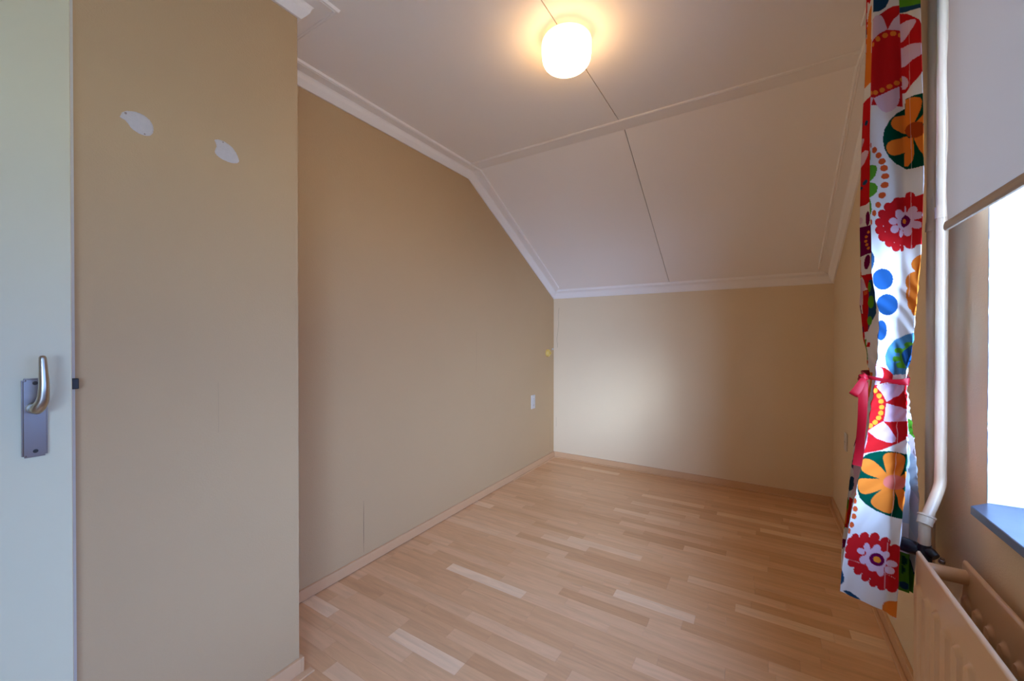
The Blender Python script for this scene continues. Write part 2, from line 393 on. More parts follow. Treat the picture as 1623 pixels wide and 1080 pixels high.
for z_ in (1.146, .989):
    bm = lathe(bmesh.new(), [(.0001, .0078), (.0042, .0078), (.0042, .0092), (.0032, .0102), (.0001, .0104)], (hx, .2035, z_), (1, 0, 0), 20)
    box(bm, (hx+.0099, .2001, z_-.0005), (hx+.0107, .2069, z_+.0005))
    obj('screw', bm, M['iron'], plate, True)

# ------------------------------------------------------------ filler patches on the projection, cracks
def patch(cy, cz, pts, seed):
    r_ = random.Random(seed); P = catmull([(u*1.38, v*.94) for u, v in pts], 10, True); bm = bmesh.new()
    P = [(u+r_.uniform(-.0006, .0006), v+r_.uniform(-.0006, .0006)) for u, v in P]
    c = bm.verts.new((XP+.0016, cy, cz)); inner = [bm.verts.new((XP+.0013+r_.uniform(-.0002, .0002), cy+u*.9, cz+v*.9)) for u, v in P]
    outer = [bm.verts.new((XP+.00005, cy+u, cz+v)) for u, v in P]; n = len(P)
    for i in range(n):
        bm.faces.new((c, inner[i], inner[(i+1) % n])); bm.faces.new((inner[i], outer[i], outer[(i+1) % n], inner[(i+1) % n]))
    return obj('filler_patch', bm, M['patch'], wall_front_left)
from_px = lambda pts: pts
patch(.3965, 1.842, [(-.026, .006), (-.0235, .017), (-.012, .028), (.004, .031), (.017, .022), (.0225, .006), (.0225, -.012), (.016, -.026), (.002, -.029), (-.011, -.020), (-.018, -.006), (-.027, .000)], 3)
patch(.613, 1.849, [(-.0255, .026), (-.016, .032), (-.004, .031), (.010, .022), (.0195, .004), (.0245, -.016), (.019, -.028), (.004, -.033), (-.014, -.029), (-.0255, -.015), (-.022, .006), (-.024, .018)], 4)
def spot(cy, cz, ry, rz, seed, m=M['iron']):
    r_ = random.Random(seed); bm = bmesh.new()
    prism(bm, [(cy+ry*math.cos(t)*r_.uniform(.6, 1.1), cz+rz*math.sin(t)*r_.uniform(.6, 1.1)) for t in [k*math.pi/5 for k in range(10)]], lambda u, v, h: (h, u, v), XP+.0015, XP+.0021)
    return obj('plug_hole', bm, m, wall_front_left)
M['plug'] = mat('old_plug', rgb(150, 132, 118), .8)
spot(.3700, 1.857, .0028, .0035, 5, M['plug']); spot(.4090, 1.818, .0022, .0022, 6, M['plug']); spot(.6000, 1.875, .0025, .0025, 7, M['plug'])
def crack(parent, pts, wdt, fn, d=.0006):
    bm = bmesh.new(); L_ = [];
    for i, (u, v, w_) in enumerate(pts): L_.append((bm.verts.new(fn(u-wdt*w_, v)), bm.verts.new(fn(u+wdt*w_, v))))
    for p, q in zip(L_, L_[1:]): bm.faces.new((p[0], p[1], q[1], q[0]))
    return obj('crack', bm, M['gap'], parent)
r_ = random.Random(2)
crack(wall_left, [(1.4290+r_.uniform(-.0006, .0006), .072+.285*k/18, .2+.8*math.sin(math.pi*(k+.6)/19.5)) for k in range(19)], .0011, lambda u, v: (XL+.0006, u, v))
wb = bpy.data.objects['wall_back']
r_ = random.Random(5); M['hair'] = mat('hairline_crack', rgb(150, 128, 98), .9)
def hair(parent, pts, wdt, fn):
    o = crack(parent, pts, wdt, fn); o.data.materials.clear(); o.data.materials.append(M['hair'])
hair(wb, [(XL+.062-.012*math.sin(k*.5)*.4-.0011*k+r_.uniform(-.002, .002), 1.57-k*.020, .8) for k in range(22)], .0013, lambda u, v: (u, YB-.0006, v))
hair(wb, [(XL+.03+r_.uniform(-.001, .001), .42-k*.02, .6) for k in range(6)], .0012, lambda u, v: (u, YB-.0006, v))
hair(wall_left, [(3.725+r_.uniform(-.003, .003), .12+k*.021, .5) for k in range(15)], .0025, lambda u, v: (XL+.0006, u, v))
hair(wall_left, [(2.46+r_.uniform(-.002, .002), 1.0+k*.02, .3) for k in range(16)], .0016, lambda u, v: (XL+.0006, u, v))
hair(wall_front_left, [(.585+r_.uniform(-.0005, .0005), .95+k*.02, .25) for k in range(9)], .0009, lambda u, v: (XP+.0004, u, v))

# ------------------------------------------------------------ sockets and covers
def socket(x, sgn, y_, z_, w_, h_, label, plugs):
    t = empty('wall_socket', (x, y_, z_)); tag(t, label, 'socket')
    A = lambda a_, b_, bev=.001: B((min(x+sgn*a_[0], x+sgn*b_[0])-x, a_[1], a_[2]), (max(x+sgn*a_[0], x+sgn*b_[0])-x, b_[1], b_[2]), bev, 2)
    obj('cover_plate', A((0, -w_/2, -h_/2), (.009, w_/2, h_/2), .003), M['sock'], t, True)
    for dz in plugs:
        bm = lathe(bmesh.new(), [(.0001, .0094), (.017, .0094), (.0185, .0105), (.0195, .0092)], (0, 0, dz), (sgn, 0, 0), 24); c = obj('outlet', bm, M['sock'], t, True)
        for dy in (-.0095, .0095):
            obj('pin_hole', lathe(bmesh.new(), [(.0001, .0100), (.003, .0100), (.003, .0090)], (0, dy, dz), (sgn, 0, 0), 10), M['hole'], c)
    return t
socket(XL, 1, 3.352, .640, .072, .130, 'small white double wall socket low on the long cream left wall near the far corner', (.031, -.031))
socket(XR, -1, 3.27, .590, .070, .110, 'pale wall socket seen edge-on on the right wall behind the flowered curtain', (.0,))
t = empty('wall_cover', (XL, 3.658, 1.098)); tag(t, 'round yellowed cover on the left wall just before the far corner', 'cover')
obj('cover_ring', lathe(bmesh.new(), [(.0001, 0), (.038, 0), (.039, .010), (.036, .022), (.024, .032), (.014, .034)], (0, 0, 0), (1, 0, 0), 32), M['yel'], t, True)
obj('cover_centre', lathe(bmesh.new(), [(.014, .030), (.0145, .038), (.010, .046), (.0001, .047)], (0, 0, 0), (1, 0, 0), 24), M['yel'], t, True)
o = obj('corner_hook', lathe(bmesh.new(), [(.0001, 0), (.010, 0), (.011, .006), (.006, .012), (.0001, .013)], (XL, 3.776, 1.135), (1, 0, 0), 20), M['sock'], None, True)
tag(o, 'tiny pale knob in the far left corner beside the yellowed cover', 'knob')

# ------------------------------------------------------------ ceiling lamp
lamp = empty('ceiling_lamp', (-.676, 1.515, ZC)); tag(lamp, 'lit round opal glass lamp on the flat ceiling', 'lamp')
obj('lamp_base', lathe(bmesh.new(), [(.0001, 0), (.068, 0), (.068, -.014), (.062, -.018), (.0001, -.018)], (0, 0, 0), (0, 0, 1), 48), M['rail'], lamp, True)
R_ = .101; H_ = .128; rc = .038
prof = [(.055, -.010)] + [(R_-rc*.6+rc*.6*math.sin(t), -.012-rc*.6*(1-math.cos(t))) for t in [k*math.pi/16 for k in range(9)]]
prof += [(R_-.001, -.075)] + [(R_-.003-rc*(1-math.cos(t)), -(H_-rc)-rc*math.sin(t)) for t in [k*math.pi/20 for k in range(11)]] + [(.03, -H_-.003), (.0001, -H_-.004)]
obj('lamp_shade', lathe(bmesh.new(), prof, (0, 0, 0), (0, 0, 1), 64), M['lamp'], lamp, True)

# ------------------------------------------------------------ window, reveal, sill, blind
win = S('window_1', B((XR+.20, WY0, WZ0+.02), (XR+.262, WY0+.06, WZ1)), M['frame'])
def wf(name, a_, b_, m=M['frame'], parent=None): return obj(name, B(a_, b_, .003, 1), m, parent or win)
wf('window_frame', (XR+.20, WY1-.06, WZ0+.02), (XR+.262, WY1, WZ1))
wf('window_frame', (XR+.20, WY0+.06, WZ0+.02), (XR+.262, WY1-.06, WZ0+.08))
wf('window_frame', (XR+.20, WY0+.06, WZ1-.06), (XR+.262, WY1-.06, WZ1))
for k in (1, 2):
    ym = WY0+(WY1-WY0)*k/3; wf('mullion', (XR+.20, ym-.03, WZ0+.08), (XR+.262, ym+.03, WZ1-.06))
for k in range(3):
    ya = WY0+(WY1-WY0)*k/3; yb = WY0+(WY1-WY0)*(k+1)/3
    obj('pane', B((XR+.228, ya+(.06 if k == 0 else .03), WZ0+.08), (XR+.234, yb-(.06 if k == 2 else .03), WZ1-.06)), M['glass'], win)
# plastered far reveal with a ragged edge, head and near reveal
def reveal_sheet(y_, sgn):
    bm = bmesh.new(); r2 = random.Random(9); nz_ = 150; front = []; back = []; fo = []
    for i in range(nz_+1):
        z_ = WZ0+.02+(WZ1-WZ0-.02)*i/nz_; j = r2.gauss(0, .0009)
        front.append(bm.verts.new((XR-.0012+j*.4, y_-sgn*.0035+abs(j)*.8, z_))); back.append(bm.verts.new((XR+.20, y_-sgn*.0035, z_)))
        fo.append(bm.verts.new((XR-.0012+j*.4, y_+sgn*(.0022+j*1.6), z_)))
    for i in range(nz_):
        bm.faces.new((front[i], back[i], back[i+1], front[i+1])); bm.faces.new((fo[i], front[i], front[i+1], fo[i+1]))
    return obj('window_reveal', bm, M['reveal'], win)
reveal_sheet(WY1, 1); reveal_sheet(WY0, -1)
obj('window_reveal', B((XR-.001, WY0, WZ1-.004), (XR+.20, WY1, WZ1)), M['reveal'], win)
bm = bmesh.new(); prism(bm, [(XR+.20, WY1), (XR, WY1), (XR-.0425, WY1-.045), (XR-.0425, WY0-.03), (XR, WY0-.03), (XR, WY0), (XR+.20, WY0)], lambda u, v, h: (u, v, h), WZ0, WZ0+.0195)
bmesh.ops.bevel(bm, geom=[e for e in bm.edges if all(v.co.z > WZ0+.019 for v in e.verts)], offset=.0015, segments=1, affect='EDGES')
o = obj('window_sill', bm, M['sill'], win); tag(o, 'dark slate window sill')

blind = empty('roller_blind', (.405, .22, 2.39)); tag(blind, 'grey roller blind pulled halfway down over the window', 'blind')
BY0, BY1, BZ = -1.74, 1.454, 1.525
def blind_sheet():
    bm = bmesh.new(); G_ = []; ny, nz_ = 40, 30; r3 = random.Random(4)
    edge = [r3.gauss(0, .0008) for _ in range(nz_+1)]
    for i in range(nz_+1):
        z_ = BZ+.020+(2.372-BZ-.020)*i/nz_; row_ = []
        for j in range(ny+1):
            f_ = j/ny; y_ = BY0+(BY1-BY0)*f_ + (edge[i] if j == ny else 0)
            x_ = .405 + .0012*math.sin(y_*4+z_*1.5) + (.0015*math.sin(z_*22) if j == ny else 0)
            row_.append(bm.verts.new((x_-.405, y_-.22, z_-2.39)))
        G_.append(row_)
    for i in range(nz_):
        for j in range(ny): bm.faces.new((G_[i][j], G_[i][j+1], G_[i+1][j+1], G_[i+1][j]))
    return bm
obj('blind_fabric', blind_sheet(), M['blind'], blind, True)
bm = bmesh.new(); prism(bm, [(-.0035, .022), (-.0055, .014), (-.0055, .005), (-.003, .0005), (.003, .0005), (.0055, .005), (.0055, .014), (.0035, .022)], lambda u, v, h: (u, h-.22, v+BZ-2.39), BY0, BY1)
obj('bottom_bar', bm, M['blind'], blind)
obj('blind_roller', lathe(bmesh.new(), [(.0001, -1.962), (.019, -1.962), (.019, 1.236), (.0001, 1.236)], (.008, 0, 0), (0, 1, 0), 32), M['blind'], blind, True)
for yy in (-1.99, 1.238): obj('blind_bracket', B((-.012, yy, -.022), (.0675, yy+.006, .022), .001, 1), M['rail'], blind)

# ------------------------------------------------------------ heating pipes
px_, py_ = .425, 1.555
p = empty('heating_pipe', (px_, py_, ZC)); tag(p, 'front cream heating pipe that bends down to the radiator valve', 'pipe', 'heating pipes on the right wall')
PR = .0122
pts = [(px_, py_, ZC+.01), (px_, py_, 1.6), (px_, py_, .90)] + catmull([(px_, py_, .875), (px_, py_, .860), (px_-.003, py_-.004, .842), (px_-.012, py_-.015, .820), (px_-.024, py_-.030, .795), (px_-.036, py_-.045, .772), (px_-.043, py_-.053, .755), (px_-.045, py_-.055, .740), (px_-.045, py_-.055, .690)], 4)
pts = [Vector(q)-Vector(p.location) for q in pts]
obj('pipe_run', tube(bmesh.new(), pts, PR, 24), M['pipe'], p, True)
cc = Vector((px_-.0425, py_-.0525, .758))-Vector(p.location); cd2 = Vector((.35, .45, 1)).normalized()
bm = tube(bmesh.new(), [cc+cd2*.010, cc-cd2*.012], [.0172, .0158], 24)
tube(bm, [cc+cd2*.014, cc+cd2*.009], [.0188, .0188], 24)
obj('pipe_collar', bm, M['pipe'], p, True)
for zz in (1.595, ):
    bm = tube(bmesh.new(), [(0, 0, zz-.0-ZC+.016), (0, 0, zz-ZC-.016)], PR+.0022, 24)
    obj('pipe_clip', bm, M['pipe'], p, True)
    obj('clip_arm', B((.008, .004, zz-ZC-.016), (.0475, .010, zz-ZC+.004), .001, 1), M['pipe'], p)
q = empty('heating_pipe', (.440, 1.690, ZC)); tag(q, 'rear cream heating pipe running straight down beside the flowered curtain', 'pipe', 'heating pipes on the right wall')
pts = [(0, 0, .01), (0, 0, -.9), (0, 0, .92-ZC), (0, 0, .60-ZC), (0, 0, .10-ZC), (0, 0, .0-ZC)]
obj('pipe_run', tube(bmesh.new(), pts, .0118, 24), M['pipe'], q, True)
bm = tube(bmesh.new(), [(0, 0, 1.585-ZC+.013), (0, 0, 1.585-ZC-.013)], .0142, 24); box(bm, (.008, -.003, 1.585-ZC-.01), (.0325, .003, 1.585-ZC+.01))
obj('pipe_clip', bm, M['pipe'], q, True)

# ------------------------------------------------------------ radiator
RY0, RY1, RZ0, RZ1, RXF, RXB = -.42, 1.462, .13, .687, .345, .430
rad = empty('radiator', (RXF, .5, 0)); tag(rad, 'cream double panel radiator with vertical flutes below the window', 'radiator')
def rpanel(name, x0, face):
    """one pressed panel; x0 = room-facing plane, thickness .017"""
    bm = bmesh.new(); ys = []
    ny = int((RY1-RY0)/.0040); nz_ = 150; th = .021
    Z = np.linspace(RZ0, RZ1, nz_+1); Y = np.linspace(RY0, RY1, ny+1)
    sp = .0595; w_ = .0165
    YY, ZZ = np.meshgrid(Y, Z)
    k = (RY1-.036-YY)/sp; fr = (k-np.round(k))*sp
    ok = (np.round(k) >= 0) & (np.round(k) <= int((RY1-RY0-.06)/sp))
    top, bot = RZ1-.078, RZ0+.078
    dz = np.maximum(np.maximum(ZZ-(top-w_), (bot+w_)-ZZ), 0)
    dist = np.sqrt(fr**2+dz**2)
    hgt = np.clip((w_+.003-dist)/.006, 0, 1); hgt = hgt*hgt*(3-2*hgt)*ok*.0085
    rim = np.minimum(np.minimum(ZZ-RZ0, RZ1-ZZ), np.minimum(YY-RY0, RY1-YY))
    rr_ = np.clip(rim/.005, 0, 1); edge = (1-np.sqrt(1-(1-rr_)**2))*.004
    sgn = -1
    X = x0 + .0085 - hgt + edge
    V = np.stack([X-RXF, YY-.5, ZZ], -1).reshape(-1, 3); W = ny+1
    X2 = np.full_like(X, x0+th) - edge
    V2 = np.stack([X2-RXF, YY-.5, ZZ], -1).reshape(-1, 3); n1 = len(V)
    i, j = np.meshgrid(np.arange(nz_), np.arange(ny), indexing='ij'); a_ = (i*W+j).ravel()
    F1 = np.stack([a_, a_+W, a_+W+1, a_+1], -1)
    loop = list(range(0, W)) + [r*W+ny for r in range(1, nz_+1)] + [nz_*W+c for c in range(ny-1, -1, -1)] + [r*W for r in range(nz_-1, 0, -1)]
    # back only a coarse ring
    VB = V2[loop]; faces = F1.tolist(); m_ = len(loop)
    for t in range(m_): faces.append([loop[t], loop[(t+1) % m_], n1+(t+1) % m_, n1+t])
    faces.append([n1+t for t in range(m_)][::-1])
    me = bpy.data.meshes.new(name); me.from_pydata(np.concatenate([V, VB]).tolist(), [], faces); me.update()
    return link(name, me, M['rad'], rad, True)
fp = rpanel('front_panel', RXF, -1); bp_ = rpanel('back_panel', RXB, -1)
for o in (fp, bp_): o.data.set_sharp_from_angle(angle=math.radians(50))
RO = Vector((RXF, .5, 0))
def rl(*c): return tuple(Vector(c)-RO)
bm = tube(bmesh.new(), [rl(RXF+.012, RY1-.028, .655), rl(RXB+.010, RY1-.028, .655)], .0175, 24); obj('header_pipe', bm, M['rad'], rad, True)
bm = tube(bmesh.new(), [rl(RXF+.012, RY0+.028, .655), rl(RXB+.010, RY0+.028, .655)], .0175, 24); obj('header_pipe', bm, M['rad'], rad, True)
bm = tube(bmesh.new(), [rl(RXF+.012, RY1-.028, .162), rl(RXB+.010, RY1-.028, .162)], .0175, 24); obj('header_pipe', bm, M['rad'], rad, True)
bm = bmesh.new(); yy = RY0+.06; A_ = []; up = True
while yy < RY1-.075:
    for dx_, dy_ in ((.0215, 0), (.040, .008), (.040, .018), (.0215, .026)): A_.append((RXF+dx_, yy+dy_))
    yy += .034
va = [bm.verts.new(rl(x, y_, .17)) for x, y_ in A_]; vb = [bm.verts.new(rl(x, y_, .585)) for x, y_ in A_]
for i in range(len(A_)-1): bm.faces.new((va[i], va[i+1], vb[i+1], vb[i]))
o = obj('convector_fins', bm, M['fin'], rad); o['kind'] = 'stuff'
for yb_ in (1.2, -.2): obj('wall_bracket', B(rl(RXB+.021, yb_, .45), rl(XR, yb_+.03, .60)), M['rad'], rad)
# valve: brass tail, black body, black thermostat head
vz = .660; vx = .3805
v = obj('valve_body', tube(bmesh.new(), [rl(vx, 1.500, vz+.034), rl(vx, 1.500, vz+.012), rl(vx, 1.500, vz-.018)], [.0135, .0165, .0135], 20), M['black'], rad, True)
obj('valve_tail', tube(bmesh.new(), [rl(vx, 1.498, vz-.020), rl(vx+.004, 1.480, vz-.030), rl(vx+.006, 1.452, vz-.036), rl(vx+.006, 1.436, vz-.039)], [.013, .013, .0125, .0125], 20), M['pipe'], rad, True)
bm = tube(bmesh.new(), [rl(vx+.000, 1.500, vz+.022), rl(vx+.010, 1.487, vz+.017), rl(vx+.016, 1.479, vz+.012)], [.0125, .0130, .0105], 12); obj('valve_cap', bm, M['black'], rad, True)
bm = lathe(bmesh.new(), [(.0001, 0), (.0065, 0), (.0065, .008), (.0045, .009), (.0045, .014), (.0001, .014)], rl(vx+.024, 1.470, vz+.004), (.1, -.1, 1), 6); obj('vent_screw', bm, M['steel'], rad)
d_ = Vector((-.052, .044, -.0)).normalized(); c0 = Vector(rl(vx, 1.500, vz+.012))
bm = lathe(bmesh.new(), [(.0001, .008), (.0125, .008), (.0165, .016), (.0185, .022), (.019, .048), (.0165, .0525), (.0001, .053)], c0, d_, 28)
obj('thermostat_head', bm, M['black'], rad, True)

# ------------------------------------------------------------ curtain
CZ = [2.43, 2.2, 2.0, 1.85, 1.7, 1.55, 1.45, 1.38, 1.32, 1.26, 1.2, 1.165, 1.14, 1.115, 1.07, 1.0, 0.93, 0.86, 0.8, 0.74, 0.68, 0.62, 0.56, 0.5]
# per level: (X, Y) in metres and the chart (cloth) coordinates of the print
CN = {
 'O': [(0.3071,1.7985,1374,-13), (0.2985,1.7759,1370.6,89.7), (0.2867,1.7515,1365.3,180.2), (0.2808,1.7351,1363,249.2), (0.2785,1.7208,1362.6,319.3), (0.2761,1.7065,1362.1,390.5), (0.2744,1.6969,1361.8,438.6), (0.2735,1.6904,1361.7,472.6), (0.2745,1.6765,1363.7,501.6), (0.2747,1.6527,1366.2,531.2), (0.2776,1.6305,1370.5,561.8), (0.2807,1.6185,1373.9,580.1), (0.2827,1.6098,1376.2,593.3), (0.2859,1.6224,1376.8,605.8), (0.2804,1.6382,1371.2,627.7), (0.273,1.6635,1363.3,660.7), (0.2647,1.68,1356,693.3), (0.2541,1.6748,1349.6,727.4), (0.2479,1.6721,1345.8,756.5), (0.2426,1.67,1342.5,785.7), (0.2378,1.6682,1339.5,814.7), (0.2331,1.6664,1336.5,843.7), (0.2286,1.6647,1333.7,872.6), (0.2272,1.665,1332.6,901.5)],
 'L': [(0.2825,1.5597,1386,-102.2), (0.2797,1.5542,1384,21.4), (0.2732,1.5465,1379.8,129.1), (0.2688,1.5411,1376.9,210.1), (0.2693,1.5386,1377.1,291.4), (0.272,1.5376,1378.8,372.8), (0.2732,1.5365,1379.5,427.2), (0.2821,1.5408,1385.2,465.3), (0.2911,1.5439,1391.1,498), (0.2905,1.5398,1391.1,530.8), (0.2864,1.5335,1388.8,563.7), (0.2831,1.5292,1386.8,583), (0.2803,1.5259,1385.1,596.8), (0.2791,1.5265,1384.1,610.5), (0.2743,1.5261,1380.6,635), (0.267,1.5253,1375.1,673), (0.2592,1.5245,1369.5,710.7), (0.2475,1.5213,1361.3,748.2), (0.2388,1.5194,1355.2,780.1), (0.2294,1.517,1348.6,811.8), (0.2201,1.5148,1342.3,843.4), (0.2125,1.5136,1336.9,874.7), (0.207,1.5137,1332.9,905.9), (0.2031,1.5148,1330,936.9)],
 'CR': [(0.3334,1.5266,1429,-133.7), (0.3341,1.5254,1429,-3.1), (0.3403,1.5279,1432.7,110.4), (0.3451,1.5298,1435.6,195.6), (0.3462,1.5294,1436,280.8), (0.3423,1.526,1433.1,365.9), (0.3388,1.5231,1430.6,422.7), (0.3364,1.5212,1428.8,462.5), (0.3343,1.5195,1427.3,496.5), (0.3322,1.5177,1425.8,530.6), (0.3302,1.516,1424.3,564.7), (0.329,1.5151,1423.4,584.5), (0.3281,1.5143,1422.8,598.7), (0.3272,1.5136,1422.1,612.9), (0.3257,1.5124,1421,638.5), (0.3233,1.5104,1419.3,678.2), (0.3205,1.5068,1417.5,718.2), (0.3168,1.4991,1415.7,758.8), (0.3137,1.4925,1414.1,793.8), (0.3105,1.4859,1412.6,829.1), (0.3074,1.4793,1411,864.7), (0.3042,1.4727,1409.4,900.4), (0.3011,1.4661,1407.8,936.4), (0.298,1.4595,1406.2,972.7)],
 'R': [(0.3602,1.4785,1459.5,-168.5), (0.3616,1.48,1459.5,-30.1), (0.3662,1.4837,1461.8,89.9), (0.3715,1.4876,1464.9,179.7), (0.3741,1.4899,1466,269.2), (0.3712,1.4887,1463.3,358.4), (0.3678,1.487,1460.5,417.8), (0.3619,1.4837,1456.1,459.3), (0.358,1.4829,1452.9,494.9), (0.3546,1.4837,1449.7,530.4), (0.3497,1.4836,1445.5,565.7), (0.3419,1.4805,1439.7,586.1), (0.337,1.4787,1436,600.7), (0.3377,1.4774,1436.7,615.5), (0.3396,1.4755,1438.4,642.1), (0.3404,1.4711,1439.6,683.8), (0.338,1.4657,1438.5,725.7), (0.334,1.4612,1435.8,767.4), (0.3293,1.4567,1432.7,803.2), (0.3243,1.4519,1429.2,839.1), (0.3202,1.4477,1426.5,875), (0.3176,1.4444,1424.8,911.1), (0.315,1.4411,1423,947.2), (0.3127,1.438,1421.5,983.4)],
 'C': [(0.3925,1.6279,1456,-102.2), (0.3925,1.6219,1456.4,20.5), (0.3952,1.6176,1458.6,127.8), (0.3972,1.6145,1460.2,208.7), (0.3992,1.6113,1461.8,290), (0.3916,1.6022,1457.2,371.7), (0.3856,1.5956,1453.6,426.3), (0.3814,1.5909,1451,464.7), (0.3758,1.5829,1447.9,497.6), (0.3682,1.5711,1444.1,530.7), (0.3606,1.5592,1440.2,564.1), (0.3561,1.5523,1437.9,583.8), (0.353,1.5474,1436.2,597.9), (0.3586,1.5538,1439.3,611.7), (0.3653,1.5632,1442.7,636.5), (0.375,1.5774,1447.3,674.5), (0.3845,1.5901,1452,712.3), (0.39,1.5967,1454.8,750.2), (0.394,1.6019,1456.7,782.6), (0.3963,1.606,1457.4,814.8), (0.3958,1.6084,1456.4,846.8), (0.392,1.6088,1453.3,878.7), (0.3873,1.6086,1449.6,910.5), (0.3866,1.6108,1448.4,942.1)],
}

def cbuild():
    zs = np.arange(2.43, .4999, -.0016); nz_ = len(zs); lz = np.array(CZ)[::-1]
    def node(k):
        A_ = np.array(CN[k])[::-1]; c = np.stack([np.interp(zs, lz, A_[:, i]) for i in range(4)], 1)
        ker = np.exp(-.5*(np.arange(-20, 21)/7.0)**2); ker /= ker.sum()
        for i in range(4): c[:, i] = np.convolve(np.pad(c[:, i], 20, mode='reflect', reflect_type='odd'), ker, 'valid')
        return c
    O, L, K, R_, C_ = [node(k) for k in ('O', 'L', 'CR', 'R', 'C')]
    I = lambda t: np.interp(zs, [.5, .8, .95, 1.06, 1.14, 1.22, 1.4, 2.43], t)
    def mk(X, Y, cx, cy): return np.stack([X, Y, cx, cy], 1)
    ori = K.copy()
    back = I([.004, .004, .006, .014, .018, .014, .008, .010]); K[:, 0] += back*-.25; K[:, 1] += back*.95
    N0 = mk(I([.40, .40, .38, .35, .335, .35, .39, .42]), I([1.84, 1.84, 1.78, 1.68, 1.64, 1.68, 1.80, 1.93]), O[:, 2]-60, O[:, 3])
    V1 = mk(I([.325, .33, .33, .325, .32, .325, .335, .345]), I([1.640, 1.640, 1.63, 1.60, 1.585, 1.60, 1.65, 1.665]), O[:, 2]+52, O[:, 3]+4)
    L2 = L.copy(); L2[:, 2] = L[:, 2]+46
    V1b = V1.copy(); V1b[:, 2] = L[:, 2]+98; V1b[:, 3] = L[:, 3]
    V2 = mk(I([.322, .325, .33, .33, .328, .33, .335, .34]), I([1.625, 1.620, 1.60, 1.555, 1.54, 1.555, 1.59, 1.60]), R_[:, 2]-42, R_[:, 3])
    M_ = mk(I([.3775, .3765, .3670, .3560, .3440, .345, .350, .353]), I([1.606, 1.602, 1.567, 1.549, 1.542, 1.55, 1.57, 1.58]), I([1443]*8), R_[:, 3]+0)
    V3 = M_.copy(); V3[:, 0] -= .006; V3[:, 1] += I([.035, .035, .035, .02, .012, .02, .03, .03]); V3[:, 2] = 1446
    N8 = mk(C_[:, 0]-.03, C_[:, 1]+I([.12, .12, .1, .06, .05, .06, .1, .12]), C_[:, 2]+60, C_[:, 3])
    segs = [(N0, O, 14), (O, V1, 60), (V1b, L2, 12), (L, K, 52), (K, R_, 40), (R_, V2, 14), (V2, M_, 14), (M_, V3, 6), (V3, C_, 18), (C_, N8, 10)]
    cols = []; zone = []
    for si, (A_, B_, n) in enumerate(segs):
        a2 = A_.copy(); b2 = B_.copy()
        for j in range(n + (si == len(segs)-1)):
            cols.append(a2+(b2-a2)*(j/n)); zone.append(si)
    P = np.stack(cols, 1)      # rows, cols, 4
    # round the fold tips along the cross-section (arc length kernel)
    XY = P[:, :, :2]; nc = XY.shape[1]
    d = np.sqrt(((XY[:, 1:]-XY[:, :-1])**2).sum(-1)); s = np.concatenate([np.zeros((nz_, 1)), np.cumsum(d, 1)], 1)
    out = np.zeros_like(XY); wsum = np.zeros((nz_, nc, 1)); sig = .0042
    wc = np.gradient(s, axis=1)
    for k in range(-14, 15):
        idx = np.clip(np.arange(nc)+k, 0, nc-1)
        wgt = (np.exp(-.5*((s[:, idx]-s)/sig)**2)*np.maximum(wc[:, idx], 1e-6))[..., None]
        out += XY[:, idx]*wgt; wsum += wgt
    XY = out/wsum
    # soft irregular waviness of the cloth
    S_ = s; ZZ = zs[:, None]
    wv = .0016*np.sin(S_*60+ZZ*5.0)*np.sin(ZZ*3.1+1.2)+.0012*np.sin(S_*140+3*np.sin(ZZ*4)) 
    tie = np.exp(-((ZZ-1.14)/.11)**2); wv = wv*(1-.6*tie) + .0022*tie*np.sin(S_*210+ZZ*18)
    tx = np.gradient(XY[..., 0], axis=1); ty = np.gradient(XY[..., 1], axis=1); l_ = np.sqrt(tx*tx+ty*ty)+1e-9
    XY[..., 0] += wv*(-ty/l_); XY[..., 1] += wv*(tx/l_)
    Zs = np.repeat(zs[:, None], nc, 1)
    return XY, Zs, P[..., 2], P[..., 3], np.array(zone)

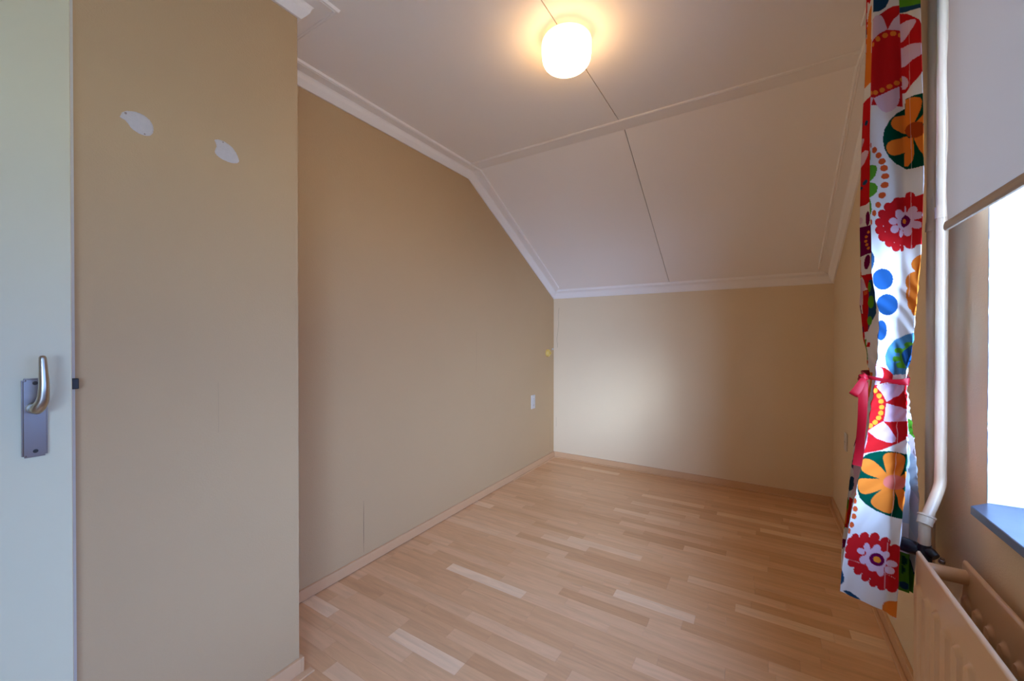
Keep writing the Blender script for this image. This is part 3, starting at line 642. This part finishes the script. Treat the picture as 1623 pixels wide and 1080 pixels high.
def paint(cx, cy, zone):
    """flat printed pattern of the cloth, in cloth chart coordinates"""
    H, W = cx.shape
    X, Y = cx.ravel(), cy.ravel(); Zn = np.repeat(zone[None, :], H, 0).ravel()
    def lin(r, g, b): return np.array(rgb(r, g, b)[:3], dtype=np.float32)
    WHITE = lin(238, 236, 232); RED = lin(204, 34, 38); PINK = lin(228, 196, 216); ORA = lin(236, 134, 50); BRK = lin(216, 92, 44)
    DGR = lin(4, 74, 56); GRN = lin(92, 158, 44); NAV = lin(38, 76, 108); BLU = lin(36, 82, 134); SKY = lin(84, 142, 178)
    PUR = lin(112, 12, 74); LIL = lin(206, 196, 224); BRO = lin(176, 74, 30); YEL = lin(250, 160, 50); SAL = lin(226, 122, 106); RED2 = lin(192, 26, 28)
    PB = lin(196, 218, 232)
    col = np.tile(WHITE, (H*W, 1))
    ZA = (Zn == 1) | (Zn == 0); ZB = (Zn == 3) | (Zn == 4) | (Zn == 2) | (Zn == 5); ZC1 = ((Zn == 3) | (Zn == 2)); ZC2 = (Zn == 4) | (Zn == 5); ZD = Zn >= 6
    MASK = {'A': ZA, 'B': ZB, '1': ZC1, '2': ZC2, 'D': ZD}
    IDX = {k: np.nonzero(v)[0] for k, v in MASK.items()}
    REG = {1: (1340, 0, 7.2), 2: (1350, 120, 6.0), 3: (1350, 280, 6.75), 4: (1350, 420, 6.0), 5: (1330, 570, 7.2), 6: (1320, 700, 7.2), 7: (1320, 830, 6.75)}
    def poly(z, reg, pts, c, smooth=False):
        ox, oy, s = REG[reg]; p = [(ox+a_/s, oy+b_/s) for a_, b_ in pts]
        if smooth: p = catmull(p, 6, True)
        p = np.array(p); id_ = IDX[z]; x = X[id_]; y = Y[id_]
        bb = (x >= p[:, 0].min()) & (x <= p[:, 0].max()) & (y >= p[:, 1].min()) & (y <= p[:, 1].max())
        id_ = id_[bb]; x = x[bb]; y = y[bb]
        if not len(id_): return
        ins = np.zeros(len(x), bool); j = len(p)-1
        for i in range(len(p)):
            xi, yi = p[i]; xj, yj = p[j]
            if yi != yj:
                cnd = ((yi > y) != (yj > y)); ins ^= cnd & (x < (xj-xi)*(y-yi)/(yj-yi)+xi)
            j = i
        col[id_[ins]] = c
    def ell(z, reg, cx0, cy0, rx, ry, ang, c):
        t = np.linspace(0, 2*math.pi, 33)[:-1]; a_ = math.radians(ang)
        u, v = rx*np.cos(t), ry*np.sin(t)
        poly(z, reg, list(zip(cx0+u*math.cos(a_)-v*math.sin(a_), cy0+u*math.sin(a_)+v*math.cos(a_))), c)
    # --- hidden and distant folds: large repeats of the same motifs
    for k in range(10):
        yy = -180+k*124
        ell('D', 5, 900+ (k % 2)*60, (yy-570)*7.2, 150, 260, 0, [SKY, LIL, GRN, PINK, BLU][k % 5])
        ell('A', 5, -60+(k % 2)*80, (yy-570)*7.2, 200, 240, 10, [RED, ORA, PUR, GRN, PINK][k % 5])
    # --- strip A
    poly('A', 1, [(225, -900), (345, -900), (335, 40), (318, 70), (270, 130), (258, 290), (215, 760), (150, 760)], RED)
    poly('A', 1, [(262, 50), (272, 62), (285, 100), (325, 65), (325, 140), (275, 200), (255, 285), (250, 200), (262, 120)], WHITE)
    poly('A', 1, [(318, 145), (285, 180), (262, 260), (250, 400), (235, 600), (218, 800), (202, 980), (215, 1028), (330, 1030), (330, 145)], ORA)
    poly('A', 1, [(225, 340), (245, 350), (243, 440), (222, 440)], NAV)
    poly('A', 2, [(60, 275), (168, 265), (260, 262), (260, 1250), (40, 1250)], RED)
    ell('A', 2, 95, 475, 14, 26, 0, NAV); ell('A', 2, 148, 487, 19, 24, 0, NAV); ell('A', 2, 132, 1040, 30, 22, -10, NAV); ell('A', 2, 88, 1078, 20, 16, 0, NAV)
    poly('A', 2, [(60, 615), (100, 607), (122, 622), (118, 650), (95, 690), (82, 740), (50, 740)], PINK)
    poly('A', 2, [(50, 780), (85, 745), (140, 740), (170, 760), (165, 800), (130, 850), (80, 885), (50, 890)], PINK)
    poly('A', 3, [(60, 385), (90, 380), (130, 350), (183, 322), (260, 300), (260, 550), (60, 552)], WHITE); ell('A', 3, 95, 480, 30, 38, 0, PINK)
    poly('A', 3, [(60, 545), (190, 555), (260, 555), (260, 850), (190, 850), (95, 866), (60, 866)], PUR)
    for a_, b_ in ((165, 668), (160, 712), (172, 752), (190, 625), (192, 792)): ell('A', 3, a_, b_, 18, 15, 0, ORA)
    ell('A', 3, 182, 480, 28, 76, 0, PUR)
    poly('A', 3, [(60, 710), (95, 700), (92, 880), (60, 900)], GRN)
    ell('A', 3, 178, 935, 34, 78, 8, PUR)
    poly('A', 3, [(60, 895), (102, 895), (104, 1090), (60, 1090)], ORA)
    poly('A', 4, [(92, 105), (260, 108), (260, 255), (170, 250), (150, 232), (120, 150)], RED)
    poly('A', 4, [(60, 132), (100, 142), (130, 175), (146, 225), (110, 255), (106, 402), (60, 380)], PINK)
    poly('A', 4, [(110, 255), (175, 250), (175, 640), (130, 645), (112, 480)], RED2); poly('A', 4, [(118, 262), (165, 262), (162, 290), (120, 300)], BRK)
    poly('A', 4, [(175, 165), (260, 165), (260, 480), (240, 520), (175, 632)], NAV); ell('A', 4, 200, 370, 34, 58, 0, GRN); ell('A', 4, 185, 230, 16, 46, 0, GRN); ell('A', 4, 195, 545, 28, 42, 0, GRN)
    poly('A', 4, [(60, 365), (92, 392), (106, 470), (60, 460)], PUR); poly('A', 4, [(60, 460), (112, 468), (128, 610), (135, 745), (150, 800), (60, 800)], RED); poly('A', 4, [(95, 600), (118, 585), (122, 640), (96, 650)], PUR)
    poly('A', 4, [(100, 760), (135, 755), (140, 800), (118, 885), (90, 885)], PUR); poly('A', 4, [(135, 710), (152, 710), (160, 960), (140, 950)], GRN); ell('A', 4, 148, 930, 18, 24, 0, BRK); poly('A', 4, [(170, 740), (200, 745), (198, 790), (150, 785)], RED)
    poly('A', 4, [(155, 980), (180, 980), (185, 1080), (160, 1080)], ORA)
    poly('A', 5, [(335, 150), (430, 150), (400, 330), (330, 520), (320, 420)], ORA)
    ell('A', 6, 238, 235, 30, 72, 5, NAV); ell('A', 6, 205, 480, 36, 86, 12, NAV); poly('A', 6, [(240, 250), (310, 250), (270, 450), (240, 560), (205, 610), (235, 480)], PINK, True)
    poly('A', 6, [(190, 630), (225, 650), (190, 830), (165, 980), (130, 970), (165, 820)], RED2); poly('A', 6, [(100, 745), (165, 765), (150, 935), (90, 965)], ORA)
    poly('A', 7, [(100, 160), (135, 165), (128, 245), (100, 270)], PUR)
    # --- top: big red flower, left of the crease
    poly('1', 1, [(310, -40), (520, -40), (495, 20), (470, 65), (430, 100), (385, 128), (300, 145)], NAV)
    poly('1', 1, [(240, 240), (310, 232), (345, 190), (400, 162), (450, 118), (500, 78), (560, 47), (650, 28), (720, 28), (720, 1200), (240, 1200)], RED)
    poly('1', 1, [(240, 300), (312, 240), (330, 200), (365, 175), (420, 167), (450, 205), (470, 255), (495, 320), (445, 345), (390, 385), (345, 430), (308, 475), (240, 520)], PINK)
    poly('1', 1, [(497, 320), (525, 270), (565, 200), (610, 160), (650, 120), (720, 90), (720, 330), (665, 325), (600, 318), (545, 322)], PINK)
    for a_, b_, c_, d_, e_ in ((565, 362, 40, 27, -12), (465, 390, 36, 28, -30), (378, 442, 28, 32, 30), (318, 510, 16, 28, 20), (650, 376, 30, 27, 0), (668, 885, 24, 26, 0), (608, 930, 38, 27, -15), (520, 975, 38, 27, -15), (430, 1020, 36, 27, -25), (350, 1055, 30, 27, -20), (300, 1062, 16, 24, 0)):
        ell('1', 1, a_, b_, c_, d_, e_, ORA)
    poly('1', 2, [(60, 200), (165, 205), (212, 208), (190, 270), (172, 335), (60, 380)], PINK)
    poly('1', 2, [(214, 215), (240, 198), (340, 150), (475, 85), (478, 170), (465, 240), (435, 295), (390, 330), (340, 342), (290, 325), (250, 285), (228, 245)], PINK)
    poly('1', 2, [(480, 82), (530, 70), (530, 108), (500, 98)], PINK)
    poly('1', 2, [(60, 450), (165, 430), (250, 402), (350, 362), (450, 330), (560, 285), (700, 285), (700, 700), (60, 700)], WHITE)
    # right of the crease
    poly('2', 1, [(600, -900), (980, -900), (980, 70), (855, 85), (760, 103), (690, 116), (600, 125)], NAV); poly('2', 1, [(600, -60), (980, -60), (980, 0), (855, 38), (760, 50), (680, 52), (600, 60)], GRN)
    poly('2', 1, [(600, 130), (655, 128), (720, 136), (790, 172), (840, 210), (880, 275), (980, 330), (980, 700), (890, 800), (830, 885), (760, 965), (695, 1048), (600, 1048)], RED)
    poly('2', 1, [(600, 300), (662, 240), (700, 216), (760, 206), (808, 208), (820, 232), (795, 290), (745, 355), (672, 445), (600, 500)], PINK)
    poly('2', 1, [(600, 560), (668, 522), (720, 494), (800, 482), (980, 490), (980, 560), (880, 612), (790, 662), (685, 738), (600, 780)], PINK)
    poly('2', 1, [(600, 820), (688, 852), (718, 880), (735, 925), (722, 970), (695, 1000), (600, 1010)], PINK)
    # green disc with orange petals
    poly('B', 2, [(520, 208), (600, 178), (700, 158), (800, 150), (800, 835), (700, 852), (620, 870), (540, 882), (440, 832), (370, 768), (322, 690), (305, 600), (320, 510), (370, 420), (440, 350), (500, 312), (520, 302)], DGR)
    poly('B', 2, [(522, 215), (560, 198), (610, 192), (655, 205), (670, 240), (658, 310), (632, 380), (608, 440), (522, 470)], ORA)
    poly('B', 2, [(540, 374), (470, 372), (415, 392), (388, 440), (405, 488), (450, 514), (540, 532)], ORA, True)
    poly('B', 2, [(545, 572), (480, 585), (410, 602), (360, 630), (342, 672), (358, 722), (400, 748), (460, 742), (545, 700)], ORA, True)
    poly('B', 2, [(525, 590), (595, 575), (600, 660), (600, 740), (588, 800), (548, 855), (520, 850), (525, 700)], ORA)
    poly('B', 2, [(602, 590), (650, 545), (780, 540), (780, 800), (695, 770), (650, 700)], ORA)
    poly('B', 2, [(625, 430), (695, 345), (790, 320), (790, 450), (700, 450)], ORA)
    ell('B', 2, 612, 508, 90, 76, -8, BRO)
    DOTS2 = ((180, 660, 13, 28, 0), (221, 705, 24, 31, 20), (262, 755, 32, 28, -30), (297, 812, 38, 30, -25), (318, 875, 41, 30, -15), (330, 952, 42, 28, -12), (324, 1035, 42, 28, -15))
    for q_ in DOTS2: ell('B', 2, *q_, BRK)
    for q_ in ((365, 87, 46, 33, -10), (335, 195, 44, 33, -15), (290, 300, 33, 33, -10), (246, 392, 24, 33, 0), (209, 487, 14, 34, 0)): ell('B', 3, *q_, BRK)
    poly('B', 2, [(120, 860), (200, 845), (235, 850), (250, 885), (232, 945), (195, 990), (165, 1012), (120, 1012)], GRN)
    poly('B', 3, [(120, 65), (200, 60), (255, 66), (288, 105), (278, 158), (240, 198), (190, 226), (120, 226)], GRN)
    poly('B', 2, [(120, 715), (163, 712), (182, 745), (172, 795), (158, 808), (120, 808)], GRN)
    poly('B', 3, [(120, 240), (190, 238), (212, 290), (219, 350), (207, 398), (188, 412), (120, 412)], GRN)
    # red scalloped flower
    ell('B', 3, 592, 472, 245, 262, 0, RED); poly('B', 3, [(640, 200), (900, 200), (900, 700), (640, 740)], RED)
    for q_ in ((510, 268, 58, 55), (405, 322, 50, 50), (340, 398, 55, 50), (308, 488, 58, 48), (312, 572, 58, 50), (350, 640, 60, 55), (415, 698, 52, 52), (493, 748, 50, 50), (560, 760, 22, 38), (640, 715, 55, 55), (735, 680, 62, 45), (640, 208, 50, 52), (750, 230, 60, 55)): ell('B', 3, *q_, 0, RED)
    poly('B', 3, [(800, 100), (800, 150), (770, 182), (690, 205), (690, 190), (700, 100)], WHITE)
    ell('B', 3, 592, 470, 92, 100, 0, PINK)
    for q_ in ((528, 398, 46, 56, -15), (660, 368, 44, 62, 35), (712, 415, 60, 38, -15), (702, 512, 56, 42, 10), (612, 578, 40, 54, 0), (549, 600, 23, 44, 0), (478, 556, 48, 42, -25), (462, 472, 50, 38, 0), (588, 345, 8, 40, 0)): ell('B', 3, *q_, PINK)
    poly('B', 3, [(587, 402), (622, 425), (642, 455), (632, 488), (612, 515), (575, 542), (552, 515), (543, 480), (555, 440)], PUR); ell('B', 3, 581, 472, 14, 28, 0, ORA)
    poly('B', 3, [(120, 790), (195, 792), (228, 812), (248, 855), (250, 895), (236, 960), (212, 1005), (185, 1012), (120, 1012)], NAV)
    # orange cluster and blue dots
    for q_ in ((760, 935, 112, 100), (730, 1130, 140, 125), (745, 1350, 140, 118)): ell('B', 3, *q_, 0, ORA)
    poly('B', 4, [(555, 150), (605, 60), (800, 0), (800, 495), (590, 480), (525, 310)], ORA)
    ell('B', 4, 303, 135, 105, 101, 0, BLU); ell('B', 4, 350, 378, 112, 101, 5, BLU); ell('B', 4, 285, 622, 63, 96, 0, BLU)
    # leaf
    poly('B', 4, [(800, 610), (600, 645), (520, 668), (430, 720), (365, 785), (332, 870), (345, 950), (385, 1010), (430, 1055), (500, 1040), (560, 1000), (800, 980)], SKY)
    for q_ in ((548, 762, 40, 28), (470, 815, 38, 26), (450, 898, 34, 28), (490, 958, 34, 30)): ell('B', 4, *q_, 0, GRN)
    poly('B', 4, [(600, 740), (540, 760), (480, 830), (470, 900), (500, 960), (560, 940)], GRN)
    poly('B', 4, [(640, 750), (572, 765), (520, 802), (496, 855), (500, 920), (530, 965), (640, 980)], BLU)
    poly('B', 4, [(588, 645), (620, 640), (590, 860), (555, 960), (525, 1010), (500, 1040), (620, 1050), (720, 800), (720, 600)], WHITE)
    poly('B', 4, [(120, 700), (185, 708), (245, 738), (240, 800), (226, 872), (187, 882), (120, 882)], NAV)
    # flower at the tie
    poly('B', 5, [(300, 20), (415, 22), (415, 62), (480, 84), (550, 100), (615, 142), (662, 182), (650, 260), (560, 275), (300, 300)], RED)
    poly('B', 5, [(370, 105), (410, 70), (470, 84), (520, 115), (532, 165), (520, 200), (490, 250), (462, 290), (430, 300), (380, 280)], PINK)
    poly('B', 5, [(250, 300), (400, 285), (460, 300), (560, 282), (740, 268), (900, 300), (900, 870), (800, 872), (765, 910), (690, 958), (600, 1002), (500, 1040), (370, 1062), (275, 1076), (200, 1090)], RED)
    poly('B', 5, [(430, 310), (500, 292), (600, 284), (700, 288), (742, 305), (750, 335), (738, 372), (700, 420), (640, 458), (565, 490), (540, 440), (500, 380)], PINK)
    poly('B', 5, [(560, 505), (620, 522), (700, 545), (775, 568), (860, 600), (860, 690), (795, 703), (700, 715), (600, 720), (525, 712), (545, 650)], PINK)
    poly('B', 5, [(325, 820), (400, 775), (470, 735), (522, 712), (580, 770), (635, 840), (665, 905), (655, 945), (620, 960), (540, 945), (440, 905)], PINK)
    poly('B', 5, [(200, 830), (320, 828), (328, 880), (322, 940), (300, 1000), (272, 1048), (200, 1050)], PINK)
    poly('B', 5, [(200, 300), (400, 300), (455, 335), (510, 400), (545, 470), (550, 560), (535, 630), (500, 690), (450, 740), (390, 778), (325, 812), (200, 812)], RED)
    for q_ in ((422, 357, 33, 29), (468, 418, 34, 28), (495, 482, 35, 28), (503, 550, 35, 26), (492, 615, 34, 28), (465, 672, 34, 28), (420, 722, 34, 28), (362, 758, 33, 28)): ell('B', 5, *q_, 0, YEL)
    # lower green panel with orange petals
    poly('B', 6, [(250, 220), (338, 185), (380, 155), (430, 133), (540, 115), (650, 118), (750, 130), (930, 165), (880, 888), (800, 890), (760, 885), (620, 850), (500, 795), (380, 720), (310, 640), (280, 540), (275, 430), (290, 330)], DGR)
    poly('B', 6, [(585, 190), (620, 146), (690, 136), (765, 143), (815, 170), (833, 225), (818, 300), (765, 405), (700, 420), (638, 395), (610, 300)], ORA, True)
    poly('B', 6, [(318, 255), (340, 212), (390, 198), (460, 222), (550, 290), (638, 395), (600, 440), (480, 408), (370, 362), (325, 312)], ORA, True)
    poly('B', 6, [(286, 490), (292, 445), (335, 424), (450, 430), (600, 443), (628, 520), (520, 570), (400, 602), (335, 592), (298, 550)], ORA, True)
    poly('B', 6, [(640, 515), (712, 560), (702, 700), (695, 790), (665, 828), (600, 818), (520, 775), (458, 728), (447, 682), (480, 630), (560, 565)], ORA, True)
    poly('B', 6, [(715, 560), (790, 545), (900, 600), (900, 840), (805, 818), (770, 750), (740, 660)], ORA)
    poly('B', 6, [(768, 408), (840, 350), (940, 300), (940, 560), (838, 480), (800, 470)], ORA); poly('B', 6, [(800, 546), (828, 552), (826, 576)], DGR)
    ell('B', 6, 712, 473, 126, 84, 4, SAL)
    for q_ in ((252, 595, 22, 32), (258, 680, 23, 33), (260, 770, 28, 35), (245, 857, 28, 34), (220, 950, 26, 33), (187, 1022, 22, 32)): ell('B', 6, *q_, -10, BRK)
    for q_ in ((205, 20, 25, 30), (178, 80, 18, 32), (148, 140, 8, 30)): ell('B', 7, *q_, 0, BRK)
    # lowest red flower
    poly('B', 7, [(230, 150), (350, 150), (460, 160), (570, 215), (650, 260), (715, 290), (760, 320), (760, 740), (690, 700), (620, 690), (540, 680), (440, 620), (350, 560), (270, 490), (190, 400), (170, 300)], RED)
    for q_ in ((248, 152, 42, 44), (348, 150, 52, 52), (460, 158, 54, 54), (570, 208, 56, 56), (675, 290, 58, 62), (205, 200, 50, 50), (185, 275, 52, 50), (188, 345, 56, 48), (215, 425, 56, 48), (288, 500, 58, 56), (365, 580, 50, 54), (450, 640, 52, 50), (540, 675, 55, 52), (640, 695, 60, 52)): ell('B', 7, *q_, 0, RED)
    ell('B', 7, 470, 398, 110, 128, -25, PINK)
    for q_ in ((378, 268, 34, 52, -12), (482, 285, 42, 54, 10), (583, 345, 40, 38, 0), (636, 438, 54, 35, 15), (615, 510, 50, 38, 30), (522, 520, 40, 58, -10), (432, 480, 42, 44, 0), (346, 395, 50, 44, 0), (312, 305, 46, 32, 25)): ell('B', 7, *q_, PINK)
    ell('B', 7, 484, 397, 84, 66, 32, PUR); ell('B', 7, 485, 397, 42, 32, 32, YEL)
    poly('B', 7, [(60, 470), (88, 488), (112, 525), (123, 580), (118, 630), (98, 655), (30, 660)], NAV)
    poly('B', 7, [(105, 722), (150, 720), (200, 738), (255, 775), (312, 828), (250, 812), (170, 770)], NAV)
    poly('B', 7, [(760, 838), (660, 835), (600, 838), (560, 855), (540, 890), (540, 945), (565, 968), (690, 1020), (760, 1020)], ORA)
    # --- back folds right
    for y0_, y1_, c_ in ((-40, 200, PINK), (200, 660, SKY), (660, 910, LIL), (910, 1150, PB)): poly('D', 6, [(870, y0_), (1100, y0_), (1100, y1_), (870, y1_)], WHITE*.55+c_*.45)
    poly('D', 6, [(700, -700), (878, -700), (878, 1150), (700, 1150)], PB)
    poly('D', 5, [(600, 0), (1100, 0), (1100, 380), (600, 380)], WHITE)
    poly('D', 7, [(600, 560), (1000, 560), (1000, 1100), (600, 1100)], GRN); ell('D', 7, 735, 655, 48, 58, 0, DGR); ell('D', 7, 715, 772, 30, 52, 0, DGR); ell('D', 7, 740, 960, 90, 45, 0, NAV)
    # thin unprinted thread lines (old crease and hem stitches)
    def thread(pts, wdt, dash=None):
        id_ = IDX['B']; x = X[id_]; y = Y[id_]
        for (x0, y0), (x1, y1) in zip(pts, pts[1:]):
            dx, dy = x1-x0, y1-y0; l2 = math.hypot(dx, dy); t = ((x-x0)*dx+(y-y0)*dy)/l2; dd = np.abs((x-x0)*dy-(y-y0)*dx)/l2
            m_ = (t >= 0) & (t <= l2) & (dd < wdt)
            if dash: m_ &= (np.mod(t, dash) < dash*.6)
            col[id_[m_]] = col[id_[m_]]*.62+WHITE*.38
    thread([(1443, 30), (1444, 150), (1446, 235), (1447, 350), (1443, 470)], .55)
    thread([(1426, 665), (1422.8, 720), (1419, 765), (1414.5, 820), (1408, 870), (1403, 935)], .6)
    thread([(1338, 885), (1378, 898), (1419, 918)], .6, 3.2)
    return col*.80

def curtain():
    XY, Zs, cx, cy, zone = cbuild(); H, W = Zs.shape
    V = np.concatenate([XY, Zs[..., None]], -1).reshape(-1, 3); org = np.array([.33, 1.55, 0]); V = V-org
    i, j = np.meshgrid(np.arange(H-1), np.arange(W-1), indexing='ij'); a_ = (i*W+j).ravel()
    F = np.stack([a_, a_+W, a_+W+1, a_+1], -1).astype(np.int32)
    me = bpy.data.meshes.new('curtain_cloth'); me.vertices.add(len(V)); me.vertices.foreach_set('co', V.astype(np.float32).ravel())
    me.loops.add(F.size); me.loops.foreach_set('vertex_index', F.ravel()); me.polygons.add(len(F))
    me.polygons.foreach_set('loop_start', np.arange(0, F.size, 4, dtype=np.int32)); me.polygons.foreach_set('loop_total', np.full(len(F), 4, dtype=np.int32))
    me.update(calc_edges=True); me.validate()
    col = paint(cx, cy, zone); c4 = np.concatenate([col, np.ones((len(col), 1))], 1).astype(np.float32)
    at = me.color_attributes.new('print', 'FLOAT_COLOR', 'POINT'); at.data.foreach_set('color', c4.ravel())
    t = empty('curtain', tuple(org)); tag(t, 'white cotton curtain printed with big bright flowers, gathered beside the window', 'curtain')
    link('curtain_cloth', me, M['print'], t, True)
    # gathered heading tape with hooks
    bm = bmesh.new(); k = [c for c in range(0, W, 6)]
    lo = [bm.verts.new((V[c][0], V[c][1]+.0, 2.395)) for c in k]; hi = [bm.verts.new((V[c][0], V[c][1], 2.428)) for c in k]
    for p, q in zip(range(len(k)-1), range(1, len(k))): bm.faces.new((lo[p], lo[q], hi[q], hi[p]))
    obj('heading_tape', bm, M['rail'], t)
    return t
cur = curtain()
rail = empty('curtain_rail', (.335, .2, 2.445)); tag(rail, 'white curtain rail fixed above the window', 'curtain rail')
obj('rail_track', B((-.011, -2.1, -.008), (.011, 1.80, .008), .002, 1), M['rail'], rail)
for yy in (-2.0, -1.0, .2, 1.1, 1.75): obj('rail_bracket', B((-.004, yy-.01, .0075), (.1375, yy+.01, .0115)), M['rail'], rail)

# ------------------------------------------------------------ red ribbon tie-back
tb = empty('curtain_tie', (.30, 1.53, 1.14)); tag(tb, 'red satin ribbon knotted round the flowered curtain', 'ribbon')
TO = Vector(tb.location)
def ribbon(name, centre, widths, wdir, thick=.0010, closed=False):
    bm = bmesh.new(); N = len(centre); R4 = []
    C3 = [Vector(c)-TO for c in centre]
    for i in range(N):
        tn = (C3[(i+1) % N]-C3[i-1]) if closed else (C3[min(i+1, N-1)]-C3[max(i-1, 0)])
        tn.normalize(); wd = Vector(wdir[i]); wd = (wd-tn*wd.dot(tn)).normalized(); nn = tn.cross(wd)
        h_ = widths[i]/2; R4.append([bm.verts.new(C3[i]+wd*(sx*h_)+nn*(sn*thick+.0012*math.cos(sx*1.5))) for sx, sn in ((-1, -1), (-.4, -1), (.4, -1), (1, -1), (1, 1), (.4, 1), (-.4, 1), (-1, 1))])
    rg = range(N) if closed else range(N-1)
    for i in rg:
        for k in range(8): bm.faces.new((R4[i][k], R4[i][(k+1) % 8], R4[(i+1) % N][(k+1) % 8], R4[(i+1) % N][k]))
    if not closed: bm.faces.new(R4[0]); bm.faces.new(R4[-1][::-1])
    return obj(name, bm, M['ribbon'], tb, True)
ring = [(.262, 1.560, 1.140), (.2600, 1.520, 1.139), (.270, 1.502, 1.137), (.300, 1.490, 1.132), (.325, 1.4765, 1.131), (.3375, 1.4735, 1.132), (.3425, 1.482, 1.133), (.350, 1.515, 1.136), (.356, 1.555, 1.138), (.350, 1.640, 1.14), (.325, 1.665, 1.142), (.290, 1.650, 1.141), (.270, 1.610, 1.141)]
rc_ = catmull(ring, 8, True); n_ = len(rc_)
wd_ = [float(np.interp(i/8, [0, 1, 2, 3, 4, 5, 6, 13], [.020, .014, .010, .009, .015, .021, .020, .020])) for i in range(n_)]
wv_ = [(.25*math.sin(i*.3), .2*math.cos(i*.31), 1) for i in range(n_)]
ribbon('ribbon_band', rc_, wd_, wv_, closed=True)
bm = bmesh.new(); bmesh.ops.create_icosphere(bm, subdivisions=3, radius=1)
for v_ in bm.verts:
    c = v_.co.copy(); k = 1+.12*math.sin(c.z*7+c.x*3)
    v_.co = Vector((c.x*.0115*k, c.y*.010*k, c.z*.0135*(1+.1*math.sin(c.x*6))))+Vector((.2505, 1.4905, 1.136))-TO
obj('ribbon_knot', bm, M['ribbon'], tb, True)
T1 = catmull([(.2510, 1.4830, 1.131), (.2490, 1.4766, 1.105), (.2480, 1.4764, 1.083), (.2468, 1.4760, 1.030), (.2440, 1.4778, .9756), (.2413, 1.4800, .9278), (.2371, 1.4830, .8867)], 5); n_ = len(T1)
ribbon('ribbon_tail', T1, [float(np.interp(i/(n_-1), [0, .1, .4, 1], [.010, .017, .020, .020])) for i in range(n_)], [(.95+.2*math.sin(i*.2), -.35+.25*math.sin(i*.25), 0) for i in range(n_)])
T2 = catmull([(.2562, 1.4935, 1.128), (.2560, 1.4985, 1.06), (.2500, 1.4990, .99), (.2420, 1.4990, .935), (.2370, 1.50, .905)], 5); n_ = len(T2)
ribbon('ribbon_tail', T2, [.016]*n_, [(.5, -.8, 0)]*n_)
LP = catmull([(.2509, 1.4842, 1.137), (.2440, 1.4720, 1.126), (.2340, 1.4640, 1.106), (.2260, 1.4640, 1.092), (.2300, 1.4760, 1.0885), (.2420, 1.4900, 1.096), (.2500, 1.4960, 1.115), (.2525, 1.4950, 1.128)], 5); n_ = len(LP)
ribbon('ribbon_loop', LP, [float(np.interp(i/(n_-1), [0, .25, .5, .8, 1], [.010, .019, .021, .019, .010])) for i in range(n_)], [(.80, -.2, -.45)]*n_)
